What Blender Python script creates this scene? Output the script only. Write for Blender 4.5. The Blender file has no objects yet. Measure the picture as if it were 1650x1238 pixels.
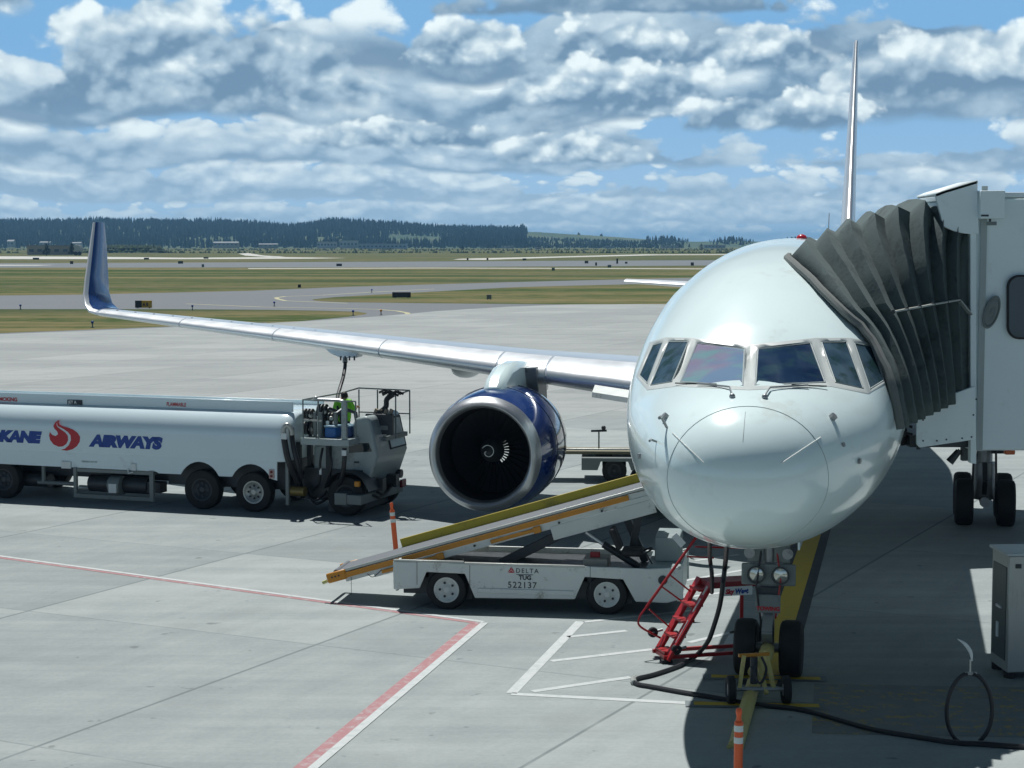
import bpy, bmesh, math, random
from math import sin, cos, tan, pi, radians, sqrt, atan2, atan
from mathutils import Vector, Matrix
from mathutils.bvhtree import BVHTree
random.seed(7)
S = bpy.context.scene
COL = S.collection
V = Vector
# ---------------------------------------------------------------- camera
F, H, HOR = 2900.0, 6.0, 392.0
PITCH = atan((619 - HOR) / F)
cam = bpy.data.cameras.new('camera'); co = bpy.data.objects.new('camera', cam); COL.objects.link(co)
co.location = (0, 0, H); co.rotation_euler = (pi / 2 - PITCH, 0, 0)
cam.sensor_width = 36; cam.lens = F / 1650 * 36; cam.clip_end = 60000; cam.clip_start = .3
S.camera = co
S.render.resolution_x, S.render.resolution_y = 1024, 768
S.view_settings.view_transform = 'Standard'; S.view_settings.look = 'None'
S.view_settings.exposure = 0.26; S.view_settings.gamma = 1
# ---------------------------------------------------------------- sun
SV = V((-.166, .466, 1)).normalized()
sl = bpy.data.lights.new('sun', 'SUN'); so = bpy.data.objects.new('sun', sl); COL.objects.link(so)
sl.energy = 4.1; sl.angle = radians(.55); sl.color = (1, .985, .95)
so.rotation_euler = (-SV).to_track_quat('-Z', 'Y').to_euler(); so.location = (-20, 60, 120)
# ---------------------------------------------------------------- node expression helper
class X:
    nt = None
    def __init__(s, o): s.o = o
    @staticmethod
    def m(op, *a, clamp=False):
        n = X.nt.nodes.new('ShaderNodeMath'); n.operation = op; n.use_clamp = clamp
        for i, v in enumerate(a):
            if isinstance(v, X): X.nt.links.new(v.o, n.inputs[i])
            else: n.inputs[i].default_value = v
        return X(n.outputs[0])
    def __add__(s, b): return X.m('ADD', s, b)
    __radd__ = __add__
    def __sub__(s, b): return X.m('SUBTRACT', s, b)
    def __rsub__(s, b): return X.m('SUBTRACT', b, s)
    def __mul__(s, b): return X.m('MULTIPLY', s, b)
    __rmul__ = __mul__
    def __truediv__(s, b): return X.m('DIVIDE', s, b)
def sstep(x, a, b):
    n = X.nt.nodes.new('ShaderNodeMapRange'); n.interpolation_type = 'SMOOTHSTEP'
    X.nt.links.new(x.o, n.inputs[0]); n.inputs[1].default_value = a; n.inputs[2].default_value = b
    return X(n.outputs[0])
def vec3(x, y, z):
    n = X.nt.nodes.new('ShaderNodeCombineXYZ')
    for i, v in enumerate((x, y, z)):
        if isinstance(v, X): X.nt.links.new(v.o, n.inputs[i])
        else: n.inputs[i].default_value = v
    return n.outputs[0]
def noise(vec, scale, detail=4, rough=.55, dim='3D'):
    n = X.nt.nodes.new('ShaderNodeTexNoise'); n.noise_dimensions = dim
    X.nt.links.new(vec, n.inputs['Vector']); n.inputs['Scale'].default_value = scale
    n.inputs['Detail'].default_value = detail; n.inputs['Roughness'].default_value = rough
    return X(n.outputs['Fac'])
def voro(vec, scale, detail=3, rough=.5):
    n = X.nt.nodes.new('ShaderNodeTexVoronoi'); n.voronoi_dimensions = '3D'; n.feature = 'SMOOTH_F1'
    X.nt.links.new(vec, n.inputs['Vector']); n.inputs['Scale'].default_value = scale
    n.inputs['Detail'].default_value = detail; n.inputs['Roughness'].default_value = rough
    n.inputs['Smoothness'].default_value = .35
    return X(n.outputs['Distance'])
def mixc(fac, a, b):
    n = X.nt.nodes.new('ShaderNodeMix'); n.data_type = 'RGBA'
    if isinstance(fac, X): X.nt.links.new(fac.o, n.inputs[0])
    else: n.inputs[0].default_value = fac
    for i, v in ((6, a), (7, b)):
        if isinstance(v, tuple): n.inputs[i].default_value = (*v, 1)
        else: X.nt.links.new(v, n.inputs[i])
    return n.outputs[2]
# ---------------------------------------------------------------- sky with cumulus
def voro2(vec, scale, detail=2, rough=.5, smooth=None):
    n = X.nt.nodes.new('ShaderNodeTexVoronoi'); n.voronoi_dimensions = '2D'; n.feature = 'SMOOTH_F1' if smooth else 'F1'
    X.nt.links.new(vec, n.inputs['Vector']); n.inputs['Scale'].default_value = scale
    n.inputs['Detail'].default_value = detail; n.inputs['Roughness'].default_value = rough
    if smooth: n.inputs['Smoothness'].default_value = smooth
    return X(n.outputs['Distance'])
def make_world():
    w = bpy.data.worlds.new('World'); S.world = w; w.use_nodes = True
    nt = w.node_tree; nt.nodes.clear(); X.nt = nt
    tc = nt.nodes.new('ShaderNodeTexCoord')
    sx = nt.nodes.new('ShaderNodeSeparateXYZ'); nt.links.new(tc.outputs['Generated'], sx.inputs[0])
    x, y, z = X(sx.outputs[0]), X(sx.outputs[1]), X(sx.outputs[2])
    hyp = X.m('SQRT', x * x + y * y)
    u = X.m('ARCTAN2', x, y) * 29.0                      # azimuth, 0 = due ahead
    v = X.m('MINIMUM', (z / X.m('MAXIMUM', hyp, .02)) * 29.0, 60.0)   # elevation in the same unit (about 2 degrees)
    sky = nt.nodes.new('ShaderNodeTexSky'); sky.sky_type = 'NISHITA'; sky.sun_disc = False
    sky.sun_elevation = radians(63.7); sky.sun_rotation = radians(-19.6)
    sky.altitude = 700; sky.air_density = 1.0; sky.dust_density = .3; sky.ozone_density = 2.0
    mul = nt.nodes.new('ShaderNodeVectorMath'); mul.operation = 'MULTIPLY'
    nt.links.new(sky.outputs[0], mul.inputs[0]); mul.inputs[1].default_value = (.010, .0135, .0155)
    col = mul.outputs[0]
    col = mixc(sstep(v, 8, 4.2), col, (.19, .40, .66))
    col = mixc(sstep(v, 3.4, -.2), col, (.33, .52, .72))
    def shade(t, dk=(.155, .265, .39), md=(.36, .49, .60), br=(.78, .88, .90)):
        lo = mixc(sstep(t, -.05, .45), dk, md)
        return mixc(sstep(t, .34, 1.0), lo, br)
    def add2(a, b): return vec3(a, b, 0.0)
    wvb = noise(add2(u, v * 1.4), .8, 4, .6, '2D') - .5
    fine = noise(add2(u, v * 1.2), 7.0, 3, .6, '2D') - .5
    V0 = .62; B = 1.40
    sway = noise(add2(u * .22, v * .15), 1.0, 2, .5, '2D') - .5
    v2 = v * (sway * .55 + 1.0)
    g = X.m('LOGARITHM', X.m('MAXIMUM', v2, 0.0) / V0 + 1.0, B)
    kf = X.m('FLOOR', g)
    for back in (1, 0):
        k = kf - float(back)
        pw = X.m('POWER', B, k); base = (pw - 1.0) * V0; sp = pw * (V0 * (B - 1))
        un = u / sp + k * 17.3; rel = (v2 - base) / sp     # 0 at the flat base, 1 at the next row's base
        wv = noise(add2(un * .35, rel * .6 + k * 5.1), 1.0, 2, .5, '2D') - .5
        q = add2(un * .40 + wv * .35, rel * .80 + wv * .2 + k * 3.3)
        ql = add2(un * .40 + wv * .35 + .05, rel * .80 + wv * .2 + k * 3.3 - .20)
        b = .95 - voro2(q, 1.3, 2.6, .5); bl = .95 - voro2(ql, 1.3, 2, .5)
        c = noise(add2(un * .075 + 3.0, k * 7.7), 1.0, 2, .5, '2D')
        top = 1.45 + (c - .40) * 6.0 + (b - .5) * 1.5 + fine * .25 - sstep(v, 2.6, 3.8) * 1.0
        if back: top = X.m('MINIMUM', top, (b - .5) * .3 + 1.75)
        rb_ = rel + wv * .35
        a = sstep(top - rel, 0.0, .32) * sstep(rb_ + (b - .5) * .18, -.02, .16) * (1.0 - sstep(v, 4.4, 6.5) * .85)
        # a lit crown, a grey belly
        t = .12 + rb_ * .55 + (b - bl) * .62 + (b - .5) * .45 + fine * .16 + sstep(top - rel, .9, .0) * .18
        cc = mixc(sstep(v, 2.6, 0.0), shade(t), shade(t, (.29, .43, .57), (.43, .57, .69), (.70, .81, .85)))
        col = mixc(a * .95, col, cc)
    # larger clouds: (cx, base, half width, height, brightness, texture set)
    big = [(-.7, 2.75, 1.2, 1.0, 1.0, 0), (2.0, 3.6, 3.6, .55, .36, 0), (7.1, 2.15, 2.4, 1.4, 1.0, 1), (4.0, 2.65, 1.45, 1.0, 1.0, 0), (1.7, 2.75, 1.5, 1.0, .95, 0),
           (1.6, 2.0, 2.4, 1.15, 1.0, 0), (4.2, 1.75, 1.9, .8, 1.0, 0), (-1.7, 1.5, 1.9, .55, 1.0, 0), (.9, 1.22, 1.4, .65, 1.0, 0),
           (-5.1, 2.0, 3.35, 2.3, 1.0, 1), (11.8, 2.0, 2.4, 1.7, 1.0, 1), (-11.2, 2.2, 2.6, 1.8, 1.0, 1), (-9.2, 3.5, 2.2, 2.2, .8, 1)]
    sets = []
    for su, sv, sc in ((1.25, 1.6, 1.0), (.95, 1.2, 1.0)):
        b = .95 - voro2(add2(u * su + wvb * .35, v * sv + wvb * .25), sc, 2.8, .5, .6); bl = .95 - voro2(add2(u * su + wvb * .35 + .08, v * sv + wvb * .25 - .24), sc, 2.0, .5, .6)
        sets.append((b, b - bl))
    for cx, vb, hw, hh, tb, si in big:
        b, dl = sets[si]
        ru = (u - cx) / hw; rel = (v - vb + wvb * .22) / hh; up = X.m('MAXIMUM', rel, 0.0)
        dd = .95 - X.m('POWER', absx0(ru), 2.6) - up * up + (b - .5) * .72 + wvb * .35 + fine * .09
        a = sstep(dd, -.02, .22) * sstep(rel + (b - .5) * .12, -.06, .12)
        t = .20 + rel * .72 + dl * .85 + (b - .5) * .55 + fine * .18 - wvb * .35 + sstep(dd, .5, .0) * .22
        col = mixc(a, col, shade(t * tb))
    col = mixc(sstep(v, 1.6, -.3) * .45, col, (.45, .60, .73))
    bg = nt.nodes.new('ShaderNodeBackground'); nt.links.new(col, bg.inputs[0]); bg.inputs[1].default_value = .95
    out = nt.nodes.new('ShaderNodeOutputWorld'); nt.links.new(bg.outputs[0], out.inputs[0])
    w.cycles.sampling_method = 'MANUAL'; w.cycles.sample_map_resolution = 512
def absx0(a): return X.m('ABSOLUTE', a)
make_world()
# ---------------------------------------------------------------- picture ray helpers (where things stand)
def ray(px, py):
    k, j = (px - 825) / F, (619 - py) / F
    return V((k, cos(PITCH) + j * sin(PITCH), -sin(PITCH) + j * cos(PITCH)))
def G(px, py, z=0.0):
    r = ray(px, py); t = (z - H) / r.z; return V((r.x * t, r.y * t, z))
def U(px, py, d):
    r = ray(px, py); t = d / r.y; return V((r.x * t, d, H + r.z * t))
class Frame:
    """a local frame on the ground: a = along, n = away to its side, z = up"""
    def __init__(s, O, ang): s.O = V(O); s.a = V((cos(ang), sin(ang), 0)); s.n = V((-sin(ang), cos(ang), 0))
    def P(s, a, n, z): return s.O + s.a * a + s.n * n + V((0, 0, z))
    def fit(s, px, py, n=0.0):
        r = ray(px, py); o = V((0, 0, H)) - s.O
        t = (n - o.dot(s.n)) / r.dot(s.n); p = V((0, 0, H)) + r * t - s.O
        return p.dot(s.a), p.z
    def Q(s, px, py, n=0.0):
        a, z = s.fit(px, py, n); return s.P(a, n, z)
# ---------------------------------------------------------------- materials
MATS = {}
def mat(name, c, rough=.5, metal=0., var=.12, scale=3., bump=0., bscale=30., coat=0., dirt=None, dscale=1.2, dthr=.55, ior=1.45, spec=None, stretch=None, dmix=.6):
    if name in MATS: return MATS[name]
    m = bpy.data.materials.new(name); m.use_nodes = True; nt = m.node_tree; X.nt = nt
    b = nt.nodes['Principled BSDF']
    tc = nt.nodes.new('ShaderNodeTexCoord'); vec = tc.outputs['Object']
    if stretch:
        mp = nt.nodes.new('ShaderNodeMapping'); mp.inputs['Scale'].default_value = stretch; nt.links.new(vec, mp.inputs[0]); vec = mp.outputs[0]
    n1 = noise(vec, scale, 5, .6)
    col = mixc(n1, tuple(k * (1 - var) for k in c), tuple(min(1, k * (1 + var)) for k in c))
    if dirt:
        n2 = noise(vec, dscale, 6, .65)
        n3 = noise(vec, dscale * 9, 3, .6)
        f = sstep(n2 + (n3 - .5) * .35, dthr, dthr + .2) * dmix
        col = mixc(f, col, dirt)
    nt.links.new(col, b.inputs['Base Color'])
    rn = n1 * (rough * .5) + rough * .75
    nt.links.new(rn.o, b.inputs['Roughness'])
    b.inputs['Metallic'].default_value = metal; b.inputs['IOR'].default_value = ior
    if coat: b.inputs['Coat Weight'].default_value = coat; b.inputs['Coat Roughness'].default_value = .04
    if bump:
        bn = nt.nodes.new('ShaderNodeBump'); bn.inputs['Strength'].default_value = bump; bn.inputs['Distance'].default_value = .02
        nt.links.new(noise(vec, bscale, 4, .6).o, bn.inputs['Height']); nt.links.new(bn.outputs[0], b.inputs['Normal'])
    MATS[name] = m; return m
WHITE = mat('aircraft_white_paint', (.76, .90, .90), .2, var=.03, scale=.8, coat=.5, dirt=(.56, .58, .53), dscale=.9, dthr=.58, dmix=.4)
SEAM = mat('panel_seam', (.36, .41, .41), .6)
FRAMEG = mat('window_frame_metal', (.50, .54, .53), .4)
SILVER = mat('polished_metal', (.72, .75, .77), .34, metal=.55, var=.06, scale=2, bump=.03, bscale=8)
WINGG = mat('wing_grey_paint', (.44, .50, .56), .32, metal=.1, var=.06, scale=1.5, coat=.3)
LIPM = mat('inlet_lip_metal', (.50, .52, .54), .34, metal=.85, var=.08, scale=4)
BLUE = mat('engine_blue_paint', (.008, .030, .16), .12, var=.1, scale=2, coat=.8, dirt=(.03, .05, .10), dscale=1.5, dthr=.6)
BLUEW = mat('winglet_blue_paint', (.012, .045, .17), .18, var=.1, coat=.5)
REDP = mat('fin_red_paint', (.50, .03, .05), .2, coat=.5)
DARK = mat('dark_duct', (.012, .014, .018), .5)
FANM = mat('fan_blade_metal', (.05, .055, .065), .35, metal=.7)
TYRE = mat('tyre_rubber', (.014, .016, .018), .75, var=.3, scale=12, bump=.2, bscale=60)
STEEL = mat('gear_steel', (.30, .32, .33), .4, metal=.5, var=.2, scale=9, dirt=(.06, .06, .06), dscale=4)
GREYP = mat('grey_paint', (.17, .20, .20), .45, var=.15, dirt=(.07, .08, .08), dscale=3)
DKMET = mat('dark_greasy_metal', (.045, .053, .06), .45, metal=.3, var=.3, scale=8)
TRUCKW = mat('truck_white_paint', (.64, .76, .80), .2, var=.04, scale=1, coat=.5, dirt=(.36, .38, .36), dscale=.8, dthr=.6, dmix=.4)
TRUCKG = mat('truck_grey_green_paint', (.30, .36, .36), .35, var=.1, dirt=(.10, .11, .11), dscale=2, coat=.2)
LOADW = mat('loader_white_paint', (.58, .62, .60), .4, var=.08, scale=4, dirt=(.20, .19, .16), dscale=3, dthr=.56, dmix=.75)
ORANGE = mat('orange_paint', (.52, .22, .02), .42, var=.15, scale=6, dirt=(.28, .16, .05), dscale=5)
YELLOW = mat('yellow_paint', (.46, .36, .03), .45, var=.12, scale=5, dirt=(.20, .17, .04), dscale=4)
TOWY = mat('towbar_yellow_paint', (.50, .43, .16), .5, var=.15, scale=8, dirt=(.25, .2, .1), dscale=6)
BELT = mat('belt_rubber', (.12, .135, .15), .7, var=.15, scale=9)
REDM = mat('stair_red_paint', (.34, .018, .022), .38, var=.15, scale=7, dirt=(.2, .03, .03), dscale=6)
SIGNW = mat('sign_white', (.62, .66, .66), .5, dirt=(.4, .4, .4), dscale=20)
TXTB = mat('lettering_blue', (.008, .05, .27), .4, var=.05)
TXTR = mat('lettering_red', (.45, .02, .03), .4, var=.05)
TXTK = mat('lettering_black', (.03, .035, .045), .5)
TXTW = mat('lettering_white', (.75, .78, .78), .5)
BLKHOSE = mat('black_hose_rubber', (.02, .022, .026), .45, var=.2)
GLASSD = mat('dark_cab_glass', (.02, .03, .035), .06, var=.2, coat=.3)
BRIDGEW = mat('bridge_white_paint', (.76, .86, .88), .45, var=.05, scale=1.5, dirt=(.55, .60, .60), dscale=1.1, dthr=.55, dmix=.5)
RUBB = mat('bumper_rubber', (.02, .02, .022), .7)
HIVIS = mat('hi_vis_cloth', (.20, .60, .04), .8, var=.12, scale=14, bump=.4, bscale=25)
SKIN = mat('skin', (.42, .24, .17), .5, var=.06)
HAIR = mat('dark_hair', (.02, .016, .014), .6, var=.3, scale=40)
TROUS = mat('navy_trousers', (.02, .028, .05), .85, var=.2)
COOLB = mat('blue_cooler_plastic', (.02, .12, .36), .4, var=.08)
LENS = mat('lamp_lens', (.55, .55, .5), .08, metal=.6, var=.4, scale=18)
DELO = mat('delineator_orange', (.75, .12, .03), .4, var=.08, scale=8, dirt=(.4, .1, .05), dscale=10)
REFL = mat('reflective_band', (.60, .66, .64), .3, var=.1, scale=20)
ALUM = mat('aluminium_cabinet', (.42, .44, .42), .38, metal=.45, var=.1, scale=2, stretch=(1, 1, .3), dirt=(.25, .25, .22), dscale=2)
CANVAS = mat('bellows_canvas', (.095, .128, .130), .95, var=.3, scale=2.6, bump=.2, bscale=22, dirt=(.035, .048, .052), dscale=1.6, dthr=.5)
# ---------------------------------------------------------------- mesh builder
ORG = {}
def tag(o, label=None, cat=None, group=None, kind=None):
    if label: o['label'] = label
    if cat: o['category'] = cat
    if group: o['group'] = group
    if kind: o['kind'] = kind
    return o
def thing(name, loc, label=None, cat=None, group=None):
    o = bpy.data.objects.new(name, None); COL.objects.link(o); o.location = loc; o.empty_display_size = .3
    ORG[o.name] = V(loc); return tag(o, label, cat, group)
def basis(d):
    d = d.normalized(); a = V((0, 0, 1)) if abs(d.z) < .95 else V((1, 0, 0))
    x = d.cross(a).normalized(); return x, d.cross(x).normalized()
class MB:
    def __init__(s): s.v = []; s.f = []; s.mi = []; s.ms = []
    def mid(s, m):
        if m not in s.ms: s.ms.append(m)
        return s.ms.index(m)
    def add(s, vs, fs, m):
        k = len(s.v); i = s.mid(m); s.v += [V(p) for p in vs]
        for f in fs: s.f.append([k + q for q in f]); s.mi.append(i)
        return s
    def box(s, c, sx, sy, sz, m, ax=(1, 0, 0), ay=(0, 1, 0), az=(0, 0, 1)):
        c, ax, ay, az = V(c), V(ax) * sx / 2, V(ay) * sy / 2, V(az) * sz / 2
        vs = [c + ax * i + ay * j + az * k for k in (-1, 1) for j in (-1, 1) for i in (-1, 1)]
        return s.add(vs, [(0, 2, 3, 1), (4, 5, 7, 6), (0, 1, 5, 4), (2, 6, 7, 3), (0, 4, 6, 2), (1, 3, 7, 5)], m)
    def fb(s, fr, a0, a1, n0, n1, z0, z1, m):
        return s.box(fr.P((a0 + a1) / 2, (n0 + n1) / 2, (z0 + z1) / 2), abs(a1 - a0), abs(n1 - n0), abs(z1 - z0), m, fr.a, fr.n)
    def cyl(s, p0, p1, r0, m, r1=None, seg=12, cap=True):
        p0, p1 = V(p0), V(p1); r1 = r0 if r1 is None else r1
        x, y = basis(p1 - p0); vs = []
        for p, r in ((p0, r0), (p1, r1)): vs += [p + x * cos(2 * pi * i / seg) * r + y * sin(2 * pi * i / seg) * r for i in range(seg)]
        fs = [(i, (i + 1) % seg, seg + (i + 1) % seg, seg + i) for i in range(seg)]
        if cap: fs += [tuple(range(seg))[::-1], tuple(range(seg, 2 * seg))]
        return s.add(vs, fs, m)
    def bar(s, p0, p1, w, h, m):
        p0, p1 = V(p0), V(p1); d = (p1 - p0); x, y = basis(d)
        return s.box((p0 + p1) / 2, w, h, d.length, m, x, y, d.normalized())
    def tube(s, pts, r, m, seg=8, cap=True):
        pts = [V(p) for p in pts]; n = len(pts); vs = []; fs = []; x = None
        for i, p in enumerate(pts):
            d = (pts[min(i + 1, n - 1)] - pts[max(i - 1, 0)]).normalized()
            if x is None: x, y = basis(d)
            else:
                x = (x - d * x.dot(d)).normalized(); y = d.cross(x)
            rr = r[i] if isinstance(r, (list, tuple)) else r
            vs += [p + x * cos(2 * pi * k / seg) * rr + y * sin(2 * pi * k / seg) * rr for k in range(seg)]
        for i in range(n - 1):
            for k in range(seg): fs.append((i * seg + k, i * seg + (k + 1) % seg, (i + 1) * seg + (k + 1) % seg, (i + 1) * seg + k))
        if cap: fs += [tuple(range(seg))[::-1], tuple(range((n - 1) * seg, n * seg))]
        return s.add(vs, fs, m)
    def lathe(s, o, d, prof, m, seg=32, x=None):
        o, d = V(o), V(d).normalized(); x0, y0 = basis(d); vs = []; fs = []
        for (t, r) in prof: vs += [o + d * t + x0 * cos(2 * pi * k / seg) * r + y0 * sin(2 * pi * k / seg) * r for k in range(seg)]
        for i in range(len(prof) - 1):
            for k in range(seg): fs.append((i * seg + k, i * seg + (k + 1) % seg, (i + 1) * seg + (k + 1) % seg, (i + 1) * seg + k))
        return s.add(vs, fs, m)
    def prism(s, poly, ext, m):
        """poly: list of points, ext: extrusion vector"""
        n = len(poly); vs = [V(p) for p in poly] + [V(p) + V(ext) for p in poly]
        fs = [tuple(range(n))[::-1], tuple(range(n, 2 * n))] + [(i, (i + 1) % n, n + (i + 1) % n, n + i) for i in range(n)]
        return s.add(vs, fs, m)
    def loft(s, secs, m, closed=True, caps=False, mf=None):
        n = len(secs[0]); vs = [p for q in secs for p in q]; fs = []
        for i in range(len(secs) - 1):
            for k in range(n if closed else n - 1):
                fs.append((i * n + k, i * n + (k + 1) % n, (i + 1) * n + (k + 1) % n, (i + 1) * n + k))
        if caps: fs += [tuple(range(n))[::-1], tuple(range((len(secs) - 1) * n, len(secs) * n))]
        return s.add(vs, fs, m)
    def ball(s, c, r, m, seg=14, rings=9, sc=(1, 1, 1)):
        c = V(c); secs = []
        for i in range(rings + 1):
            t = pi * i / rings; secs.append([c + V((sin(t) * cos(2 * pi * k / seg) * r * sc[0], sin(t) * sin(2 * pi * k / seg) * r * sc[1], cos(t) * r * sc[2])) for k in range(seg)])
        return s.loft(secs, m)
    def build(s, name, parent=None, bevel=0., sharp=35, origin=None, fixn=True):
        root = parent
        while root is not None and root.parent is not None: root = root.parent
        org = ORG[root.name] if root is not None else V(origin if origin is not None else (0, 0, 0))
        me = bpy.data.meshes.new(name); me.from_pydata([p - org for p in s.v], [], s.f)
        for m in s.ms: me.materials.append(m)
        me.polygons.foreach_set('material_index', s.mi)
        bm = bmesh.new(); bm.from_mesh(me)
        bmesh.ops.remove_doubles(bm, verts=bm.verts, dist=1e-5)
        if fixn: bmesh.ops.recalc_face_normals(bm, faces=bm.faces)
        bm.to_mesh(me); bm.free()
        me.polygons.foreach_set('use_smooth', [True] * len(me.polygons))
        me.set_sharp_from_angle(angle=radians(sharp)); me.update()
        o = bpy.data.objects.new(name, me); COL.objects.link(o)
        if parent is not None: o.parent = parent
        else: o.location = org; ORG[o.name] = org
        if bevel:
            b = o.modifiers.new('bevel', 'BEVEL'); b.width = bevel; b.segments = 2; b.limit_method = 'ANGLE'; b.angle_limit = radians(40)
        return o
def text(body, size, org, xd, yd, m, parent, name='lettering', bold=.0, shear=0., depth=.002, align='LEFT', sp=1.0, sx=1.0):
    cu = bpy.data.curves.new('t', 'FONT'); cu.body = body; cu.size = size; cu.offset = bold; cu.shear = shear; cu.align_x = align
    cu.space_character = sp; cu.resolution_u = 3
    o = bpy.data.objects.new('t', cu); COL.objects.link(o); bpy.context.view_layer.update()
    me = o.to_mesh(); xd, yd = V(xd).normalized(), V(yd).normalized(); nd = xd.cross(yd)
    mb = MB(); mb.add([V(org) + xd * v.co.x * sx + yd * v.co.y + nd * depth for v in me.vertices], [tuple(p.vertices) for p in me.polygons], m)
    o.to_mesh_clear(); bpy.data.objects.remove(o); bpy.data.curves.remove(cu)
    return mb.build(name, parent, fixn=False)
def arc(p, a0, a1, r, n=8, ry=None):
    ry = r if ry is None else ry
    return [(p[0] + r * cos(a0 + (a1 - a0) * i / n), p[1] + ry * sin(a0 + (a1 - a0) * i / n)) for i in range(n + 1)]
def bez(pts, n=10):
    """Catmull-Rom through pts"""
    pts = [V(p) for p in pts]; out = []
    P_ = [pts[0] * 2 - pts[1]] + pts + [pts[-1] * 2 - pts[-2]]
    for i in range(1, len(P_) - 2):
        a, b, c, d = P_[i - 1:i + 3]
        for k in range(n):
            t = k / n; out.append(.5 * ((2 * b) + (c - a) * t + (2 * a - 5 * b + 4 * c - d) * t * t + (3 * b - a - 3 * c + d) * t ** 3))
    out.append(pts[-1]); return out
def pchip(tab):
    xs = [t[0] for t in tab]; ys = [t[1] for t in tab]; n = len(xs)
    d = [(ys[i + 1] - ys[i]) / (xs[i + 1] - xs[i]) for i in range(n - 1)]
    m = [d[0]] + [0 if d[i - 1] * d[i] <= 0 else 2 * d[i - 1] * d[i] / (d[i - 1] + d[i]) for i in range(1, n - 1)] + [d[-1]]
    def f(x):
        x = max(xs[0], min(xs[-1], x)); i = 0
        while i < n - 2 and x > xs[i + 1]: i += 1
        h = xs[i + 1] - xs[i]; t = (x - xs[i]) / h
        return ys[i] * (1 + 2 * t) * (1 - t) ** 2 + m[i] * h * t * (1 - t) ** 2 + ys[i + 1] * t * t * (3 - 2 * t) + m[i + 1] * h * t * t * (t - 1)
    return f
def wheel_parts(c, axis, r, w, parent, rimr=.55, rimm=None, name='wheel', seg=28, holes=0, tyrem=None):
    """c centre, axis unit vector pointing to the outer (seen) side"""
    c, axis = V(c), V(axis).normalized(); rimm = rimm or GREYP
    m = MB(); h = w / 2; k = rimr * r
    m.lathe(c, axis, [(-h * .8, k), (-h, r * .82), (-h * .88, r * .95), (-h * .55, r), (0, r * 1.005), (h * .55, r), (h * .88, r * .95), (h, r * .82), (h * .8, k)], TYRE, seg)
    w_ = m.build(name, parent)
    q = MB(); q.lathe(c, axis, [(-h * .7, k), (h * .80, k * 1.02), (h * .84, k), (h * .80, k * .9), (h * .5, k * .78), (h * .35, k * .55), (h * .5, k * .35), (h * .75, k * .22), (h * .75, 0.001)], rimm, seg)
    x, y = basis(axis)
    for i in range(holes):
        a = 2 * pi * i / holes; q.cyl(c + axis * h * .42 + (x * cos(a) + y * sin(a)) * k * .56, c + axis * h * .56 + (x * cos(a) + y * sin(a)) * k * .56, k * .10, DKMET, seg=8)
    q.build('rim', w_)
    return w_
# ================================================================ AIRLINER
YAW = .2155; SN, CS = sin(YAW), cos(YAW)
def A(s, l, z): return V((2.415 + s * SN - l * CS, 19.38 + s * CS + l * SN, z))
AX = V((SN, CS, 0)); LX = V((-CS, SN, 0)); UP = V((0, 0, 1))
def proj(p):
    h = p.z - H; zc = p.y * cos(PITCH) - h * sin(PITCH); yc = h * cos(PITCH) + p.y * sin(PITCH)
    return 825 + F * p.x / zc, 619 - F * yc / zc
plane = thing('airliner', A(5.4, 0, 0), 'white twin-engine jet airliner parked nose-on at the gate, blue engine', 'airliner')
def tt(tab): return [(sqrt(a), b) for a, b in tab]
f_top = pchip(tt([(0, 3.42), (.05, 3.68), (.2, 3.90), (.5, 4.12), (1.1, 4.33), (1.8, 4.46), (2.45, 4.56), (3.3, 5.02), (4.2, 5.42), (5.2, 5.74), (6.4, 5.96), (8, 6.06), (10, 6.08), (32, 6.08), (40, 5.75), (46.5, 5.3)]))
f_bot = pchip(tt([(0, 3.42), (.05, 3.13), (.2, 2.93), (.5, 2.74), (1.1, 2.53), (2, 2.35), (3, 2.24), (4.5, 2.15), (28, 2.12), (34, 2.6), (40, 3.6), (46.5, 4.6)]))
f_w = pchip(tt([(0, 0), (.05, .31), (.2, .58), (.5, .84), (1.05, 1.10), (2, 1.42), (3, 1.64), (4, 1.78), (5, 1.85), (6.2, 1.88), (30, 1.88), (38, 1.2), (46.5, .25)]))
f_zc = pchip([(0, 3.42), (2, 3.60), (4, 3.86), (7, 4.10), (30, 4.10), (46.5, 5.0)])
def fsec(s, n):
    t = sqrt(s); zt, zb, w, zc = f_top(t), f_bot(t), f_w(t), f_zc(s); out = []
    for k in range(n):
        a = 2 * pi * k / n; c, q = cos(a), sin(a)
        e = .94 if s < 6 else 1.0
        z = zc + (zt - zc) * c if c > 0 else zc + (zc - zb) * c
        out.append(A(s, w * math.copysign(abs(q) ** e, q), z))
    return out
ss = [.0008] + [(.05 + .0655 * i) ** 2 for i in range(0, 46)]   # dense near the nose
ss = sorted([q for q in ss if not 2.0 < q < 5.2] + [2.02 + .045 * i for i in range(71)])
s = ss[-1]
while s < 46.4: s += .5 if s < 20 else 1.2; ss.append(min(s, 46.4))
NS = 300
fm = MB().loft([fsec(s, NS) for s in ss], WHITE)
fm.add(fsec(.0008, NS), [tuple(range(NS))], WHITE)
BV = BVHTree.FromPolygons(fm.v, [tuple(f) for f in fm.f])
EYE = V((0, 0, H))
def onf(px, py, off=.004):
    r = ray(px, py).normalized(); loc, n, i, d = BV.ray_cast(EYE, r)
    if loc is None:
        best = min((BV.find_nearest(EYE + r * q) for q in (23, 24, 25, 26)), key=lambda k: k[3]); loc, n = best[0], best[1]
    if n.dot(loc - V(A(12, 0, 4))) < 0 and n.dot(r) > 0: n = -n
    if n.dot(r) > 0: n = -n
    return loc + n * off
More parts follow.
